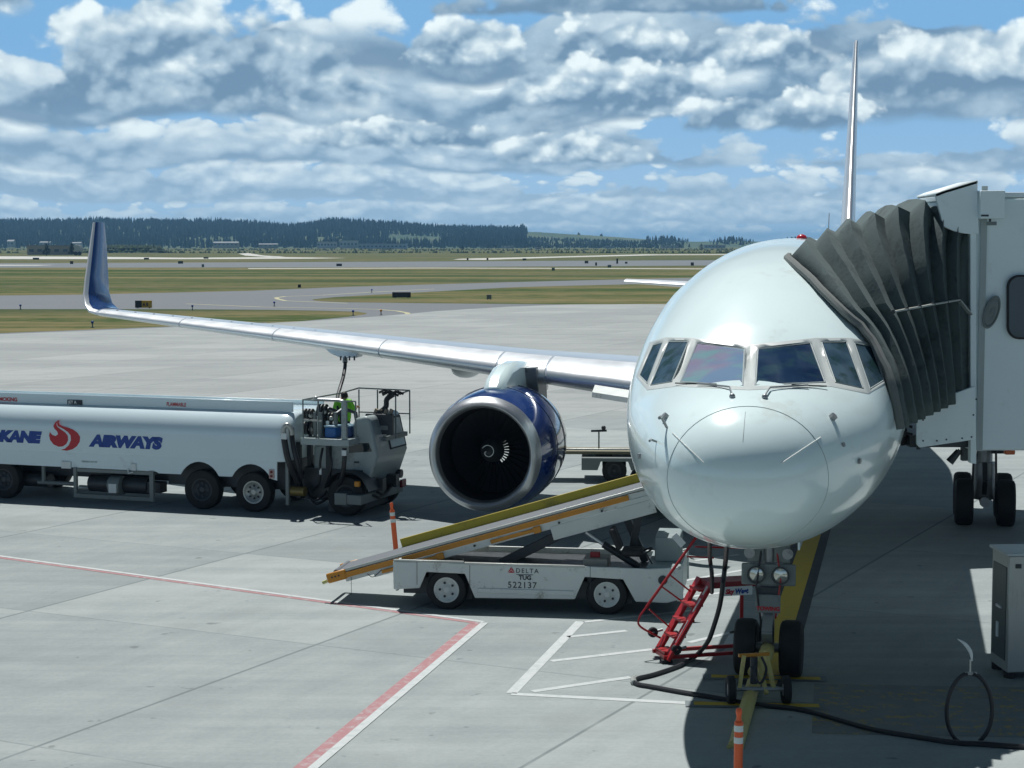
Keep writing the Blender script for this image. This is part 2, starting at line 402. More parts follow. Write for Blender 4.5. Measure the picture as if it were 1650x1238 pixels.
def inside(p, poly):
    c = False; j = len(poly) - 1
    for i in range(len(poly)):
        a, b = poly[i], poly[j]
        if (a[1] > p[1]) != (b[1] > p[1]) and p[0] < (b[0] - a[0]) * (p[1] - a[1]) / (b[1] - a[1]) + a[0]: c = not c
        j = i
    return c
# window panes: outer frame quad, pane quad (TL, TR, BR, BL)
T = [(1047, 552), (1073, 544), (1116, 545), (1210, 556), (1314, 545), (1370, 545), (1409, 552)]
Bt = [(1025, 607), (1043, 629), (1089, 623), (1207, 629), (1338, 623), (1399, 635), (1431, 615)]
quads = [((T[0], T[1], Bt[1], Bt[0]), ((1052, 556), (1069, 551), (1043, 619), (1030, 606))),
         ((T[1], T[2], Bt[2], Bt[1]), ((1077, 550), (1110, 550), (1083, 616), (1047, 622))),
         ((T[2], T[3], Bt[3], Bt[2]), ((1122, 552), (1201, 562), (1198, 623), (1095, 616))),
         ((T[3], T[4], Bt[4], Bt[3]), ((1220, 562), (1307, 552), (1331, 617), (1216, 622))),
         ((T[4], T[5], Bt[5], Bt[4]), ((1323, 551), (1364, 550), (1392, 627), (1346, 617))),
         ((T[5], T[6], Bt[6], Bt[5]), ((1376, 552), (1404, 557), (1425, 614), (1402, 628)))]
def lerp2(a, b, t): return (a[0] + (b[0] - a[0]) * t, a[1] + (b[1] - a[1]) * t)
mids = [[lerp2(o[k], i[k], .55) for k in range(4)] for o, i in quads]
keep = []; 
for f in fm.f:
    c = sum((fm.v[i] for i in f), V()) / len(f)
    ok = True
    if 1.5 < (c - A(0, 0, 0)).dot(AX) < 7.5 and c.z > 4.2:
        px, py = proj(c)
        if any(inside((px, py), q) for q in mids):
            hit = BV.ray_cast(EYE, (c - EYE).normalized())
            if hit[0] is not None and (hit[0] - c).length < .12: ok = False
    keep.append(ok)
fm.mi = [m for m, k in zip(fm.mi, keep) if k]; fm.f = [f for f, k in zip(fm.f, keep) if k]
fus = fm.build('fuselage', plane, sharp=60)
def glassmat(name, cols, sc, rough=.05):
    m = bpy.data.materials.new(name); m.use_nodes = True; nt = m.node_tree; X.nt = nt; b = nt.nodes['Principled BSDF']
    tc = nt.nodes.new('ShaderNodeTexCoord'); v = tc.outputs['Object']
    c = mixc(sstep(noise(v, sc, 2, .5), .35, .65), cols[0], cols[1]); c = mixc(sstep(noise(v, sc * 1.7 + .3, 2, .5), .45, .7), c, cols[2])
    nt.links.new(c, b.inputs['Base Color']); b.inputs['Roughness'].default_value = rough; b.inputs['IOR'].default_value = 1.6
    return m
GLI = glassmat('windshield_painted_reflection', ((.15, .24, .36), (.25, .22, .31), (.17, .30, .33)), 1.6, .12)  # pale cloud reflection and rainbow sheen are painted into this pane's base colour
GLB = glassmat('blue_windshield', ((.006, .018, .05), (.012, .03, .07), (.02, .05, .07)), 2.0)
GLS = glassmat('side_window_glass', ((.03, .06, .09), (.06, .11, .15), (.02, .05, .05)), 3.0, .08)
for qi, (o, i) in enumerate(quads):
    N = 10
    def edge(q, k, t): return lerp2(q[k], q[(k + 1) % 4], t)
    outer, mid, inner = [], [], []
    ic = [onf(*p, off=0.0) for p in i]
    for k in range(4):
        for j in range(N):
            t = j / N; outer.append(onf(*edge(o, k, t), off=.003)); mid.append(onf(*lerp2(edge(o, k, t), edge(i, k, t), .8), off=.006))
            inner.append(ic[k].lerp(ic[(k + 1) % 4], t))
    f = MB().loft([outer, mid, inner], FRAMEG).build('cockpit_window_frame', plane, sharp=80)
    p = MB(); vs = [(ic[0].lerp(ic[1], a / 6)).lerp(ic[3].lerp(ic[2], a / 6), b / 6) for b in range(7) for a in range(7)]
    p.add(vs, [(b * 7 + a, b * 7 + a + 1, b * 7 + a + 8, b * 7 + a + 7) for b in range(6) for a in range(6)], (GLS, GLS, GLI, GLB, GLS, GLS)[qi])
    p.build('cockpit_window', f)
    g = MB(); cc = sum(ic, V()) / 4
    g.tube([q.lerp(cc, .03) + (EYE - cc).normalized() * .004 for q in inner + [inner[0]]], .009, SEAM, 5); g.build('window_seal', f)
def surf_line(pts, r, m, name, n=14, off=.002):
    out = []
    for a, b in zip(pts, pts[1:]): out += [onf(*lerp2(a, b, i / n), off=off) for i in range(n)]
    out.append(onf(*pts[-1], off=off)); return MB().tube(out, r, m, 5).build(name, plane)
surf_line([(1205 + 130 * cos(t * pi / 30), 772 - (117 if sin(t * pi / 30) > 0 else 108) * sin(t * pi / 30)) for t in range(-22, 54)], .0035, SEAM, 'radome_seam', 2)
SILL = mat('diverter_strip_metal', (.72, .74, .72), .4)
for a, b in (((1084, 698), (1134, 746)), ((1322, 705), (1258, 747))): surf_line([a, b], .006, SILL, 'lightning_strip', 10, .004)
surf_line([(1201, 664), (1197, 712)], .003, SEAM, 'lightning_strip', 6)
def probe(name, px, py, parts):
    m = MB(); p0 = onf(px, py, 0); n = (onf(px, py, 1) - p0).normalized()
    for (k0, k1, r) in parts: m.tube([p0 + n * k0[0] + UP * k0[1] - AX * k0[2], p0 + n * k1[0] + UP * k1[1] - AX * k1[2]], r, STEEL, 6)
    m.build(name, plane)
probe('pitot_probe', 1075, 690, [((0, 0, 0), (.09, .08, 0), .016), ((.09, .08, 0), (.09, .08, .15), .02)])
probe('pitot_probe', 1058, 712, [((0, 0, 0), (.07, 0, 0), .014), ((.07, 0, 0), (.07, 0, .13), .014)])
probe('static_port', 1340, 674, [((0, 0, 0), (.05, .0, 0), .045)])
probe('static_port', 1074, 673, [((0, 0, 0), (.05, .0, 0), .04)])
probe('angle_of_attack_vane', 1383, 743, [((-.03, 0, 0), (.03, 0, 0), .035), ((.02, 0, 0), (.03, -.03, -.2), .012)])
probe('angle_of_attack_vane', 1032, 735, [((-.03, 0, 0), (.03, 0, 0), .035), ((.02, 0, 0), (.03, .03, -.2), .012)])
probe('pitot_probe', 1358, 717, [((0, 0, 0), (.02, 0, 0), .03)])
# wipers
for pts in ([(1180, 640), (1176, 628), (1125, 622)], [(1232, 641), (1240, 629), (1300, 625)]):
    m = MB(); q = [onf(*p, off=.035) for p in pts]; m.tube(q, .011, STEEL, 6); m.ball(onf(*pts[0], off=.01), .035, STEEL)
    q2 = [onf(pts[2][0] - 35 if pts[2][0] < 1200 else pts[2][0] - 25, pts[2][1] - 1, .03), onf(pts[2][0] + 30, pts[2][1] + 1, .03)]; m.tube(q2, .008, DARK, 5)
    m.build('windshield_wiper', plane)
m = MB(); p = A(9.5, -.15, 6.07); m.ball(p, .09, REDP, sc=(1, 1, .8)); m.cyl(p - UP * .05, p, .1, DARK); m.build('beacon_light', plane)
m = MB(); m.bar(A(8.6, -.6, 5.95), A(8.9, -.6, 6.45), .01, .05, STEEL); m.build('antenna', plane)
# ---- wings
def airfoil(P, aft, up, ch, t, n=26, inc=0., x0=0., x1=1., grow=0.):
    aft2 = (aft * cos(inc) - up * sin(inc)); up2 = up * cos(inc) + aft * sin(inc); out = []
    def th(x): return 5 * t * (.2969 * sqrt(x) - .126 * x - .3516 * x * x + .2843 * x ** 3 - .1015 * x ** 4)
    def xx(k): return x0 + (x1 - x0) * (1 - cos(pi / 2 * k)) if x0 == 0 else x0 + (x1 - x0) * k
    half = n // 2
    for i in range(half + 1):
        x = xx(1 - i / half); out.append(P + aft2 * (x * ch) + up2 * (ch * (th(x) * 1.08 + .012 * sin(pi * x)) + grow))
    for i in range(1, half + 1):
        x = xx(i / half); out.append(P + aft2 * (x * ch - (grow if i == 0 else 0)) - up2 * (ch * (th(x) * .85 - .012 * sin(pi * x)) + grow))
    return out
WT = [(0.8, 14.9, 8.6, 2.90, .125), (6.2, 17.75, 5.7, 3.27, .115), (12.5, 21.3, 3.9, 3.70, .10), (19.3, 25.0, 2.0, 4.13, .095)]
def wtab(l):
    l = max(.8, min(19.3, l))
    for a, b in zip(WT, WT[1:]):
        if l <= b[0]: k = (l - a[0]) / (b[0] - a[0]); return [a[j] + (b[j] - a[j]) * k for j in range(5)]
def wsec(l, side, **kw):
    _, s, c, z, t = wtab(l); return airfoil(A(s, side * l, z), AX, UP, c, t, inc=radians(1.5), **kw)
for side in (1, -1):
    ls = [.8, 2, 3.5, 5, 6.2, 8, 10, 12.5, 15, 17, 19.3]
    w = MB().loft([wsec(l, side) for l in ls], WINGG, closed=True, caps=True).build('wing', plane, sharp=50)
    for l0, l1 in ((2.6, 5.55), (5.6, 6.75), (6.8, 9.9), (9.94, 13.1), (13.14, 16.2), (16.24, 19.2)):
        sec = [wsec(l0 + (l1 - l0) * k / 3, side, x0=0, x1=.16, grow=.006) for k in range(4)]
        # move forward a touch so the nose radius stays proud of the wing skin
        sec = [[p - AX * .012 for p in q] for q in sec]
        MB().loft(sec, SILVER, closed=True, caps=True).build('slat', w, sharp=50)
    # winglet: blended sections turning upward
    path = [(25.0, 19.3, 4.13, 2.0, 0), (25.22, 19.6, 4.18, 1.85, 25), (25.45, 19.82, 4.34, 1.72, 50), (25.65, 19.95, 4.62, 1.62, 72), (25.95, 20.03, 5.05, 1.45, 80), (26.6, 20.2, 5.85, 1.1, 81), (27.2, 20.36, 6.58, .72, 82)]
    secs = []
    for s_, l_, z_, c_, an in path:
        up = (UP * cos(radians(an)) - LX * side * sin(radians(an)))
        secs.append(airfoil(A(s_, side * l_, z_), AX, up, c_, .09))
    wl = MB().loft(secs, BLUEW, caps=True).build('winglet', plane, sharp=50)
    sec2 = []
    for s_, l_, z_, c_, an in path:
        up = (UP * cos(radians(an)) - LX * side * sin(radians(an)))
        sec2.append([p - AX * .008 for p in airfoil(A(s_, side * l_, z_), AX, up, c_, .09, x0=0, x1=.10, grow=.004)])
    MB().loft(sec2, SILVER, caps=True).build('winglet_leading_edge', wl, sharp=50)
    # rivet-like vortex dots and flap track fairings
    for k in range(19):
        l = 6.9 + k * .66; _, s_, c_, z_, t_ = wtab(l); p = A(s_ + c_ * .24, side * l, z_ + c_ * t_ * .50); m = MB(); m.cyl(p - UP * .03, p + UP * .022, .03, DKMET, seg=8); m.build('vortex_generator', w)
    for l, ln in ((3.1, 2.0), (8.6, 2.1)):
        _, s_, c_, z_, t_ = wtab(l); sec = []
        for k in range(9):
            q = k / 8; r = sin(pi * min(1, q * 1.0)) ** .6 if 0 < q < 1 else .01
            sec.append([A(s_ + c_ * .45 + q * (c_ * .75), side * l + cos(a) * .24 * r, z_ - .22 - .10 * c_ * .3 + sin(a) * (.34 if sin(a) < 0 else .2) * r) for a in [2 * pi * j / 14 for j in range(14)]])
        MB().loft(sec, WINGG, caps=True).build('flap_track_fairing', w)
    # ---- engine
    O = A(14.43, side * 6.23, 1.88); D = AX
    e = MB(); e.lathe(O, D, [(.26, 1.135), (.5, 1.18), (1.0, 1.23), (1.7, 1.25), (2.6, 1.19), (3.3, 1.06), (3.9, .90), (3.9, .78)], BLUE, 64)
    eng = e.build('engine_cowl', plane, sharp=50)
    for t_s, r_s in ((1.35, 1.2445), (2.3, 1.2215)): e = MB(); e.lathe(O, D, [(t_s, r_s - .01), (t_s, r_s + .0035), (t_s + .012, r_s + .0035), (t_s + .012, r_s - .01)], DKMET, 64); e.build('cowl_seam', eng)
    for k_s in range(5): p_s = O + D * (1.55 + .15 * k_s) - UP * 1.245; e = MB(); e.box(p_s, .05, .09, .02, STEEL, LX, AX); e.build('cowl_latch', eng)
    e = MB(); e.lathe(O, D, [(.262, 1.128), (.258, 1.137), (.12, 1.095), (.03, 1.045), (0, 1.0), (.02, .965), (.09, .93), (.20, .91)], LIPM, 64); e.build('inlet_lip', eng, sharp=60)
    e = MB(); e.lathe(O, D, [(.20, .91), (.6, .87), (1.1, .87), (1.1, .3)], DARK, 64); e.build('inlet_duct', eng)
    e = MB()
    x0, y0 = basis(D)
    for k in range(34):
        a = 2 * pi * k / 34; vs = []
        for j in range(5):
            r = .22 + .62 * j / 4; tw = radians(25 + 35 * j / 4); ang = a + .10 * j / 4
            rad = x0 * cos(ang) + y0 * sin(ang); tan_ = -x0 * sin(ang) + y0 * cos(ang)
            c = O + D * .92 + rad * r; w_ = .045 + .05 * j / 4
            dv = D * cos(tw) + tan_ * sin(tw); vs += [c - dv * w_, c + dv * w_]
        e.add(vs, [(2 * j, 2 * j + 1, 2 * j + 3, 2 * j + 2) for j in range(4)], FANM)
    e.build('fan', eng, fixn=False)
    e = MB(); e.lathe(O, D, [(.45, .002), (.47, .05), (.58, .13), (.75, .20), (.92, .245)], DKMET, 32); e.build('spinner', eng, sharp=60)
    sp = []
    for k in range(30):
        q = k / 29; a = radians(200 + 380 * q) * -side + 1.2; t = .462 + .165 * q; r = .03 + .12 * (q ** .9)
        sp.append(O + D * (t - .022) + (x0 * cos(a) + y0 * sin(a)) * r)
    MB().tube(sp, .0085, TXTW, 5).build('spinner_spiral', eng)
    # pylon
    m = MB(); l0 = side * 6.23
    prof = [(15.25, 3.06), (15.6, 3.32), (16.2, 3.50), (17.0, 3.56), (18.1, 3.50), (19.6, 3.2), (20.4, 2.7), (18.3, 2.5), (15.6, 2.85)]
    m.prism([A(a, l0 - .22, b) for a, b in prof], A(0, .44, 0) - A(0, 0, 0), WHITE); m.build('pylon', eng, bevel=.14, sharp=40)
    m = MB(); m.prism([A(a, l0 - side * .32 - .15, b) for a, b in [(17.4, 3.4), (18.4, 3.42), (18.6, 2.6), (17.7, 2.75)]], A(0, .30, 0) - A(0, 0, 0), STEEL); m.build('pylon_side_panel', eng, bevel=.02)
    # main gear
    g = MB(); bl = side * 3.49; bs = 20.4
    g.cyl(A(bs, bl, .55), A(bs, bl, 3.2), .17, STEEL, seg=14); g.cyl(A(bs - .57, bl, .5), A(bs + .57, bl, .5), .11, STEEL); g.cyl(A(bs, bl, .5), A(bs, bl, 1.3), .24, STEEL, seg=14)
    g.bar(A(bs, bl, 1.2), A(bs, bl - side * 1.5, 2.9), .12, .12, DKMET); g.bar(A(bs - .1, bl - .38, 1.5), A(bs - .1, bl - .38, 2.95), .06, .5, DKMET)
    g.bar(A(bs - .25, bl, 1.3), A(bs - .5, bl, .95), .10, .06, DKMET); g.bar(A(bs - .5, bl, .95), A(bs - .2, bl, .62), .1, .06, DKMET)
    for k in (-1, 1): g.tube([A(bs + .1, bl + k * .2, 2.9), A(bs - .2, bl + k * .22, 1.8), A(bs - .2, bl + k * .25, .8)], .025, BLKHOSE, 6)
    mg = g.build('main_gear', plane)
    for ds in (-.57, .57):
        for dl in (-.43, .43):
            w_ = MB(); r, h = .5, .19
            w_.lathe(A(bs + ds, bl + dl, r), LX, [(-h * .8, .26), (-h, r * .84), (-h * .85, r * .95), (-h * .5, r), (h * .5, r), (h * .85, r * .95), (h, r * .84), (h * .8, .26)], TYRE, 28)
            w_.lathe(A(bs + ds, bl + dl, r), LX, [(-h * .75, .001), (-h * .75, .12), (-h * .3, .2), (-h * .8, .26), (h * .8, .26), (h * .3, .2), (h * .75, .12), (h * .75, .001)], STEEL, 28)
            w_.build('wheel', mg)
    # tailplane
    MB().loft([airfoil(A(38.5, side * .6, 4.35), AX, UP, 3.6, .10), airfoil(A(42.5, side * 7.8, 4.66), AX, UP, 1.6, .09)], SILVER if side > 0 else WINGG, caps=True).build('tailplane', plane, sharp=50)
# inboard Krueger panel and fuelling panel on the starboard wing
m = MB(); pts = [(2.1, 15.0), (2.6, 15.1), (3.6, 15.75), (4.3, 16.2)]
m.loft([[A(a, l, wtab(l)[3] + dz) for a, dz in ((s_ - .05, .02), (s_ - .38, -.10), (s_ - .42, -.20), (s_ - .36, -.20), (s_ - .05, -.10))] for l, s_ in pts for a0 in (0,)], LOADW, caps=True); 
m.build('leading_edge_flap', plane)
p = A(15.9, 3.05, 3.22); m = MB(); m.bar(p - UP * .1, p + UP * .28 + AX * .05, .05, .02, STEEL); m.bar(p + UP * .26, p + UP * .50, .09, .03, STEEL); m.build('wing_fence_strut', plane)
# fuel panel fairing (px 515-578, y 555-578)
fa, fb_ = U(515, 556, 42.3), U(578, 562, 41.2)
m = MB(); m.prism([U(512, 552, 42.6), U(580, 558, 41.6), U(574, 577, 41.6), U(548, 577, 42.0), U(532, 570, 42.3)], AX * .5, WINGG); fp = m.build('fuelling_panel', plane, bevel=.03)
m = MB()
for q in (549, 556, 563, 571): m.cyl(U(q, 574, 41.5), U(q, 581, 41.5), .02, DKMET, seg=8)
m.build('fuel_coupling', fp)
# fin
fs = [(36.2, 5.9, 6.2, .085), (37.7, 6.5, 5.6, .085), (43.0, 12.78, 2.4, .075), (43.25, 12.86, 2.1, .05)]
def finsec(q): return airfoil(A(q[0], 0, q[1]), AX, LX, q[2], q[3])
fin = MB().loft([finsec(q) for q in fs], WINGG, caps=True).build('fin', plane, sharp=50)
def fi(t):
    return [fs[1][j] + (fs[2][j] - fs[1][j]) * t for j in range(4)]
MB().loft([[p - AX * .01 for p in airfoil(A(q[0], 0, q[1]), AX, LX, q[2], q[3], x0=0, x1=.12, grow=.006)] for q in (fs[0], fi(0), fi(1))], SILVER, caps=True).build('fin_leading_edge', fin, sharp=50)
m = MB()
for sd in (0, 1):
    secs = [airfoil(A(q[0], 0, q[1]), AX, LX, q[2], q[3], grow=.004) for q in (fi(.55), fi(.68), fi(.80))]
    rng = range(4, 11) if sd == 0 else range(16, 23)
    m.loft([[sc[k] for k in rng] for sc in secs], REDP, closed=False)
m.build('tail_emblem', fin, sharp=60)
# ---- nose gear
NG = 5.4
g = MB()
g.cyl(A(NG, 0, .40), A(NG, 0, 1.2), .075, STEEL, seg=16); g.cyl(A(NG, 0, .85), A(NG - .05, 0, 2.4), .12, STEEL, seg=18)
g.cyl(A(NG, -.32, .40), A(NG, .32, .40), .07, STEEL)
g.bar(A(NG - .14, 0, .95), A(NG - .42, 0, .70), .14, .05, STEEL); g.bar(A(NG - .42, 0, .70), A(NG - .12, 0, .45), .14, .05, STEEL)
g.bar(A(NG - .1, .1, 1.9), A(NG - .9, .1, 2.5), .06, .06, STEEL); g.bar(A(NG, -.1, 1.9), A(NG + .9, -.1, 2.5), .06, .06, STEEL)
g.box(A(NG - .1, 0, 1.22), .30, .22, .12, DKMET, LX, AX); g.tube([A(NG - .16, .09, 1.9), A(NG - .3, .16, 1.3), A(NG - .2, .10, .8), A(NG - .1, .12, .5)], .016, BLKHOSE, 6)
g.tube([A(NG - .16, -.09, 1.9), A(NG - .26, -.17, 1.4), A(NG - .2, -.10, .85)], .014, REDM, 6)
ng = g.build('nose_gear', plane)
for sd in (-1, 1):
    w_ = MB(); r, h = .395, .155; c = A(NG, sd * .31, r)
    w_.lathe(c, LX, [(-h * .8, .2), (-h, r * .84), (-h * .85, r * .95), (-h * .5, r), (h * .5, r), (h * .85, r * .95), (h, r * .84), (h * .8, .2)], TYRE, 32)
    w_.lathe(c, LX, [(-h * .75, .001), (-h * .75, .08), (-h * .3, .15), (-h * .8, .2), (h * .8, .2), (h * .3, .15), (h * .75, .08), (h * .75, .001)], STEEL, 28); w_.build('wheel', ng)
    m = MB(); c = A(NG - .26, sd * .165, 1.46); m.lathe(c, -AX, [(-.10, .06), (-.02, .115), (.0, .125), (.02, .125), (.02, .105), (-.01, .10)], DKMET, 24)
    lg = m.build('landing_light', ng); m = MB(); m.lathe(c, -AX, [(-.008, .101), (.004, .06), (.008, .001)], LENS, 20); m.build('lens', lg) if False else m.build('landing_light_lens', ng)
    m = MB(); c = A(NG - .24, sd * .26, 1.76); m.lathe(c, -AX, [(-.1, .05), (0, .075), (.02, .075), (.02, .001)], STEEL, 18); m.build('taxi_light', ng)
    m = MB(); m.box(A(NG + .2, sd * .42, 2.02), .03, 1.3, .34, WHITE, LX, AX); m.build('gear_door', plane, bevel=.01)
m = MB(); m.box(A(NG - .20, 0, 1.46), .74, .05, .30, GREYP, LX, AX); m.box(A(NG - .18, .18, 1.80), .22, .04, .36, GREYP, LX, AX); m.box(A(NG - .18, -.18, 1.80), .22, .04, .36, GREYP, LX, AX)
m.build('light_bracket', ng, bevel=.02)
m = MB(); m.box(A(NG - .24, 0, 1.06), .34, .03, .26, GREYP, LX, AX); m.build('steering_plate', ng, bevel=.03)
text('TOWING', .075, A(NG - .262, .155, .97), -LX, UP, TXTR, ng, 'placard', bold=.004)
# ================================================================ GROUND AND AIRFIELD
def structure(o): o['kind'] = 'structure'; return o
def gmat(name, build):
    m = bpy.data.materials.new(name); m.use_nodes = True; nt = m.node_tree; X.nt = nt; b = nt.nodes['Principled BSDF']
    tc = nt.nodes.new('ShaderNodeTexCoord'); v = tc.outputs['Object']
    sx = nt.nodes.new('ShaderNodeSeparateXYZ'); nt.links.new(v, sx.inputs[0])
    build(nt, b, v, X(sx.outputs[0]), X(sx.outputs[1])); return m
def absx(a): return X.m('ABSOLUTE', a)
def line(c, period, off, w):
    """1 on a thin line repeated each period along coordinate c"""
    r = X.m('FRACT', (c + off) / period) - .5
    return sstep(absx(r), .5 - w * 1.3 / period, .5 - w * .5 / period)
def concrete(nt, b, v, x, y):
    al = radians(26.6); ca, sa = cos(al), sin(al)
    p = x * ca - y * sa; q = x * sa + y * ca                # p across the slabs, q along them
    big = noise(v, .08, 4, .6); mid = noise(v, .9, 5, .65); fine = noise(v, 14, 4, .7)
    st = noise(vec3(x * .12, y * 1.5, 0.0), 1.0, 5, .6)      # smears lying along the rows of stands
    swp = noise(vec3(p * 2.5, q * .12, 3.0), 1.0, 4, .6)
    slab = nt.nodes.new('ShaderNodeTexWhiteNoise'); slab.noise_dimensions = '2D'
    nt.links.new(vec3(X.m('FLOOR', (p + OFFP) / 5.55), X.m('FLOOR', (q + 2.0) / 6.1), 0.0), slab.inputs[0]); sv = X(slab.outputs[0])
    f = .5 + (big - .5) * .7 + (mid - .5) * .35 + (fine - .5) * .30 + (st - .5) * .55 + (swp - .5) * .25 + (sv - .5) * .24
    col = mixc(sstep(f, .15, .85), (.184, .216, .220), (.330, .366, .358))
    # older, browner slabs beyond the stands
    far = sstep(y, 58, 66); col = mixc(far * .85, col, mixc(sstep(f, .2, .8), (.235, .252, .25), (.325, .345, .338)))
    bands = noise(vec3(x * .02, y * .35, 9.0), 1.0, 4, .65); col = mixc(far * sstep(bands, .50, .64) * .38, col, (.20, .22, .225))
    tyre = noise(vec3(x * .05, y * .9, 5.0), 1.0, 3, .6); tm = sstep(tyre, .60, .70) * .30
    col = mixc(tm, col, (.17, .19, .20))
    spot = noise(v, 2.4, 2, .5); spf = noise(v, 9.0, 3, .6)
    col = mixc(sstep(spot + (spf - .5) * .25, .70, .76) * .6, col, (.085, .10, .105))
    stain = noise(v, .35, 3, .55); col = mixc(sstep(stain + (mid - .5) * .3, .58, .72) * .34, col, (.17, .19, .19))
    j = X.m('MAXIMUM', line(p, 5.55, OFFP, .028), line(q, 6.1, 2.0, .022) * .55)
    wob = sstep(noise(v, .8, 2, .5), .25, .45)
    col = mixc(j * (.20 + wob * .38), col, (.055, .075, .08))
    nt.links.new(col, b.inputs['Base Color']); b.inputs['Roughness'].default_value = .82
    bn = nt.nodes.new('ShaderNodeBump'); bn.inputs['Strength'].default_value = .25; bn.inputs['Distance'].default_value = .01
    nt.links.new((fine + j * -1.0).o, bn.inputs['Height']); nt.links.new(bn.outputs[0], b.inputs['Normal'])
gA = G(0, 998); OFFP = -(gA.x * cos(radians(26.6)) - gA.y * sin(radians(26.6)))
def grass(nt, b, v, x, y):
    a = noise(vec3(x * .006, y * .05, 0.0), 1.0, 5, .62); c = noise(vec3(x * .02, y * .16, 4.0), 1.0, 5, .65); d = noise(vec3(x * .25, y * .5, 2.0), 1.0, 4, .7)
    f = a * .6 + c * .4 + (d - .5) * .38
    col = mixc(sstep(f, .42, .57), (.036, .070, .015), (.175, .150, .070))
    col = mixc(sstep(c, .52, .66) * .7, col, (.075, .095, .026)); col = mixc(sstep(d, .6, .75) * .4, col, (.035, .05, .02))
    k = sstep(noise(vec3(x * .004, y * .02, 8.0), 1.0, 3, .5), .50, .62); col = mixc(k * .5, col, (.045, .065, .03))
    nt.links.new(col, b.inputs['Base Color']); b.inputs['Roughness'].default_value = 1.0; b.inputs['Specular IOR Level'].default_value = .1
def asph(nt, b, v, x, y):
    a = noise(v, .03, 4, .6); d = noise(vec3(x * .05, y * .6, 1.0), 1.0, 5, .6)
    nt.links.new(mixc(a * .5 + d * .5, (.105, .12, .135), (.165, .18, .19)), b.inputs['Base Color']); b.inputs['Roughness'].default_value = .9
MG = gmat('dry_grass_ground', grass); MC = gmat('concrete_slabs', concrete); MA_ = gmat('asphalt', asph)
PALE = mat('pale_concrete_runway', (.48, .48, .44), .8, var=.1, scale=.05)
g = MB(); g.add([(-14000, -60, 0), (14000, -60, 0), (14000, 15000, 0), (-14000, 15000, 0)], [(0, 1, 2, 3)], MG); structure(g.build('grass_ground', fixn=False))
def sheet(name, pts, z, m, px=True):
    P_ = [G(p[0], p[1], 0) if px else V((p[0], p[1], 0)) for p in pts]
    g = MB(); g.add([V((p.x, p.y, z)) for p in P_], [tuple(range(len(P_)))], m); o = g.build(name, fixn=False)
    if o.data.polygons[0].normal.z < 0: o.data.flip_normals()
    return structure(o)
sheet('apron', [(-4000, 545), (-60, 539), (0, 539), (250, 529), (400, 522.5), (500, 517.5), (585, 512), (655, 506.5), (700, 502), (820, 494.5), (920, 491), (1040, 490.5), (1250, 490), (6000, 491), (9000, 2600), (-7000, 2600)], .012, MC)
# taxiways
sheet('taxiway', [(-3000, 499), (-3000, 478), (0, 476.5), (140, 475), (270, 472), (400, 469), (560, 462.5), (700, 458.5), (820, 455), (1000, 450.5), (1110, 448), (1500, 444), (3000, 436), (3000, 446), (1500, 454),
      (1100, 456.5), (900, 461), (820, 463.5), (700, 470), (600, 475.5), (540, 479), (505, 482.5), (503, 484), (520, 486), (560, 487.5), (700, 489.2), (900, 490.8), (1040, 490.6), (920, 492), (700, 503), (600, 513), (420, 522), (480, 518.5), (560, 511), (588, 507), (592, 505), (575, 502.5), (520, 501), (430, 499.5), (270, 498.5), (0, 498.5)], .006, MA_)
sheet('taxiway_shoulder', [(-2000, 540), (0, 537.3), (250, 527.5), (430, 520), (430, 521.5), (250, 530), (0, 540.5), (-2000, 545)], .008, MA_)
sheet('taxiway', [(-3000, 431.5), (-3000, 425), (0, 424.5), (400, 423), (700, 421.5), (1000, 420), (1300, 419), (3000, 417), (3000, 424), (1300, 427), (1000, 429), (700, 430.5), (400, 431.2), (0, 431.5)], .006, MA_)
sheet('runway', [(-3000, 417.5), (-3000, 413.5), (0, 413.2), (140, 413.8), (300, 415.5), (450, 414.5), (560, 416), (500, 417), (300, 417.8), (140, 417.8)], .006, PALE)
sheet('runway_edge_strip', [(-3000, 427.5), (0, 427), (90, 427.2), (60, 428.2), (0, 428.4), (-3000, 428.6)], .010, PALE)
sheet('runway', [(730, 418.5), (740, 417.2), (900, 413.5), (1040, 410), (1060, 410.2), (1300, 409), (1300, 410), (1060, 411.4), (900, 415.3), (780, 419)], .006, PALE)
sheet('taxiway_edge_line', [(400, 432.4), (700, 431.6), (1000, 432.4), (1300, 434), (1300, 435), (1000, 433.4), (700, 432.6), (400, 433.4)], .010, PALE)
sheet('service_road', [(384, 409), (400, 408), (425, 412), (460, 414), (440, 415), (395, 412)], .006, PALE)
TXY = mat('taxi_line_yellow', (.42, .40, .24), .8)
def gline(name, pts, w, z, m, px=True):
    P_ = [G(*p) if px else V((p[0], p[1], 0)) for p in pts]
    P_ = [V((p.x, p.y, 0)) for p in P_]
    L, R = [], []
    for i, p in enumerate(P_):
        d = (P_[min(i + 1, len(P_) - 1)] - P_[max(i - 1, 0)]).normalized(); n = V((-d.y, d.x, 0))
        ww = w[i] if isinstance(w, (list, tuple)) else w
        L.append(p + n * ww / 2 + V((0, 0, z))); R.append(p - n * ww / 2 + V((0, 0, z)))
    k = len(P_); g = MB(); g.add(L + R, [(i, k + i, k + i + 1, i + 1) for i in range(k - 1)], m); o = g.build(name, fixn=False)
    if o.data.polygons[0].normal.z < 0: o.data.flip_normals()
    return structure(o)
gline('taxiway_centre_line', [(700, 466), (600, 471), (520, 476), (460, 478), (445, 480), (447, 482), (460, 485), (560, 489)], .5, .011, TXY)
gline('taxiway_centre_line', [(300, 490), (420, 495), (560, 497.5), (610, 499), (640, 501.5), (656, 504.5), (657, 506.5)], .45, .014, TXY)
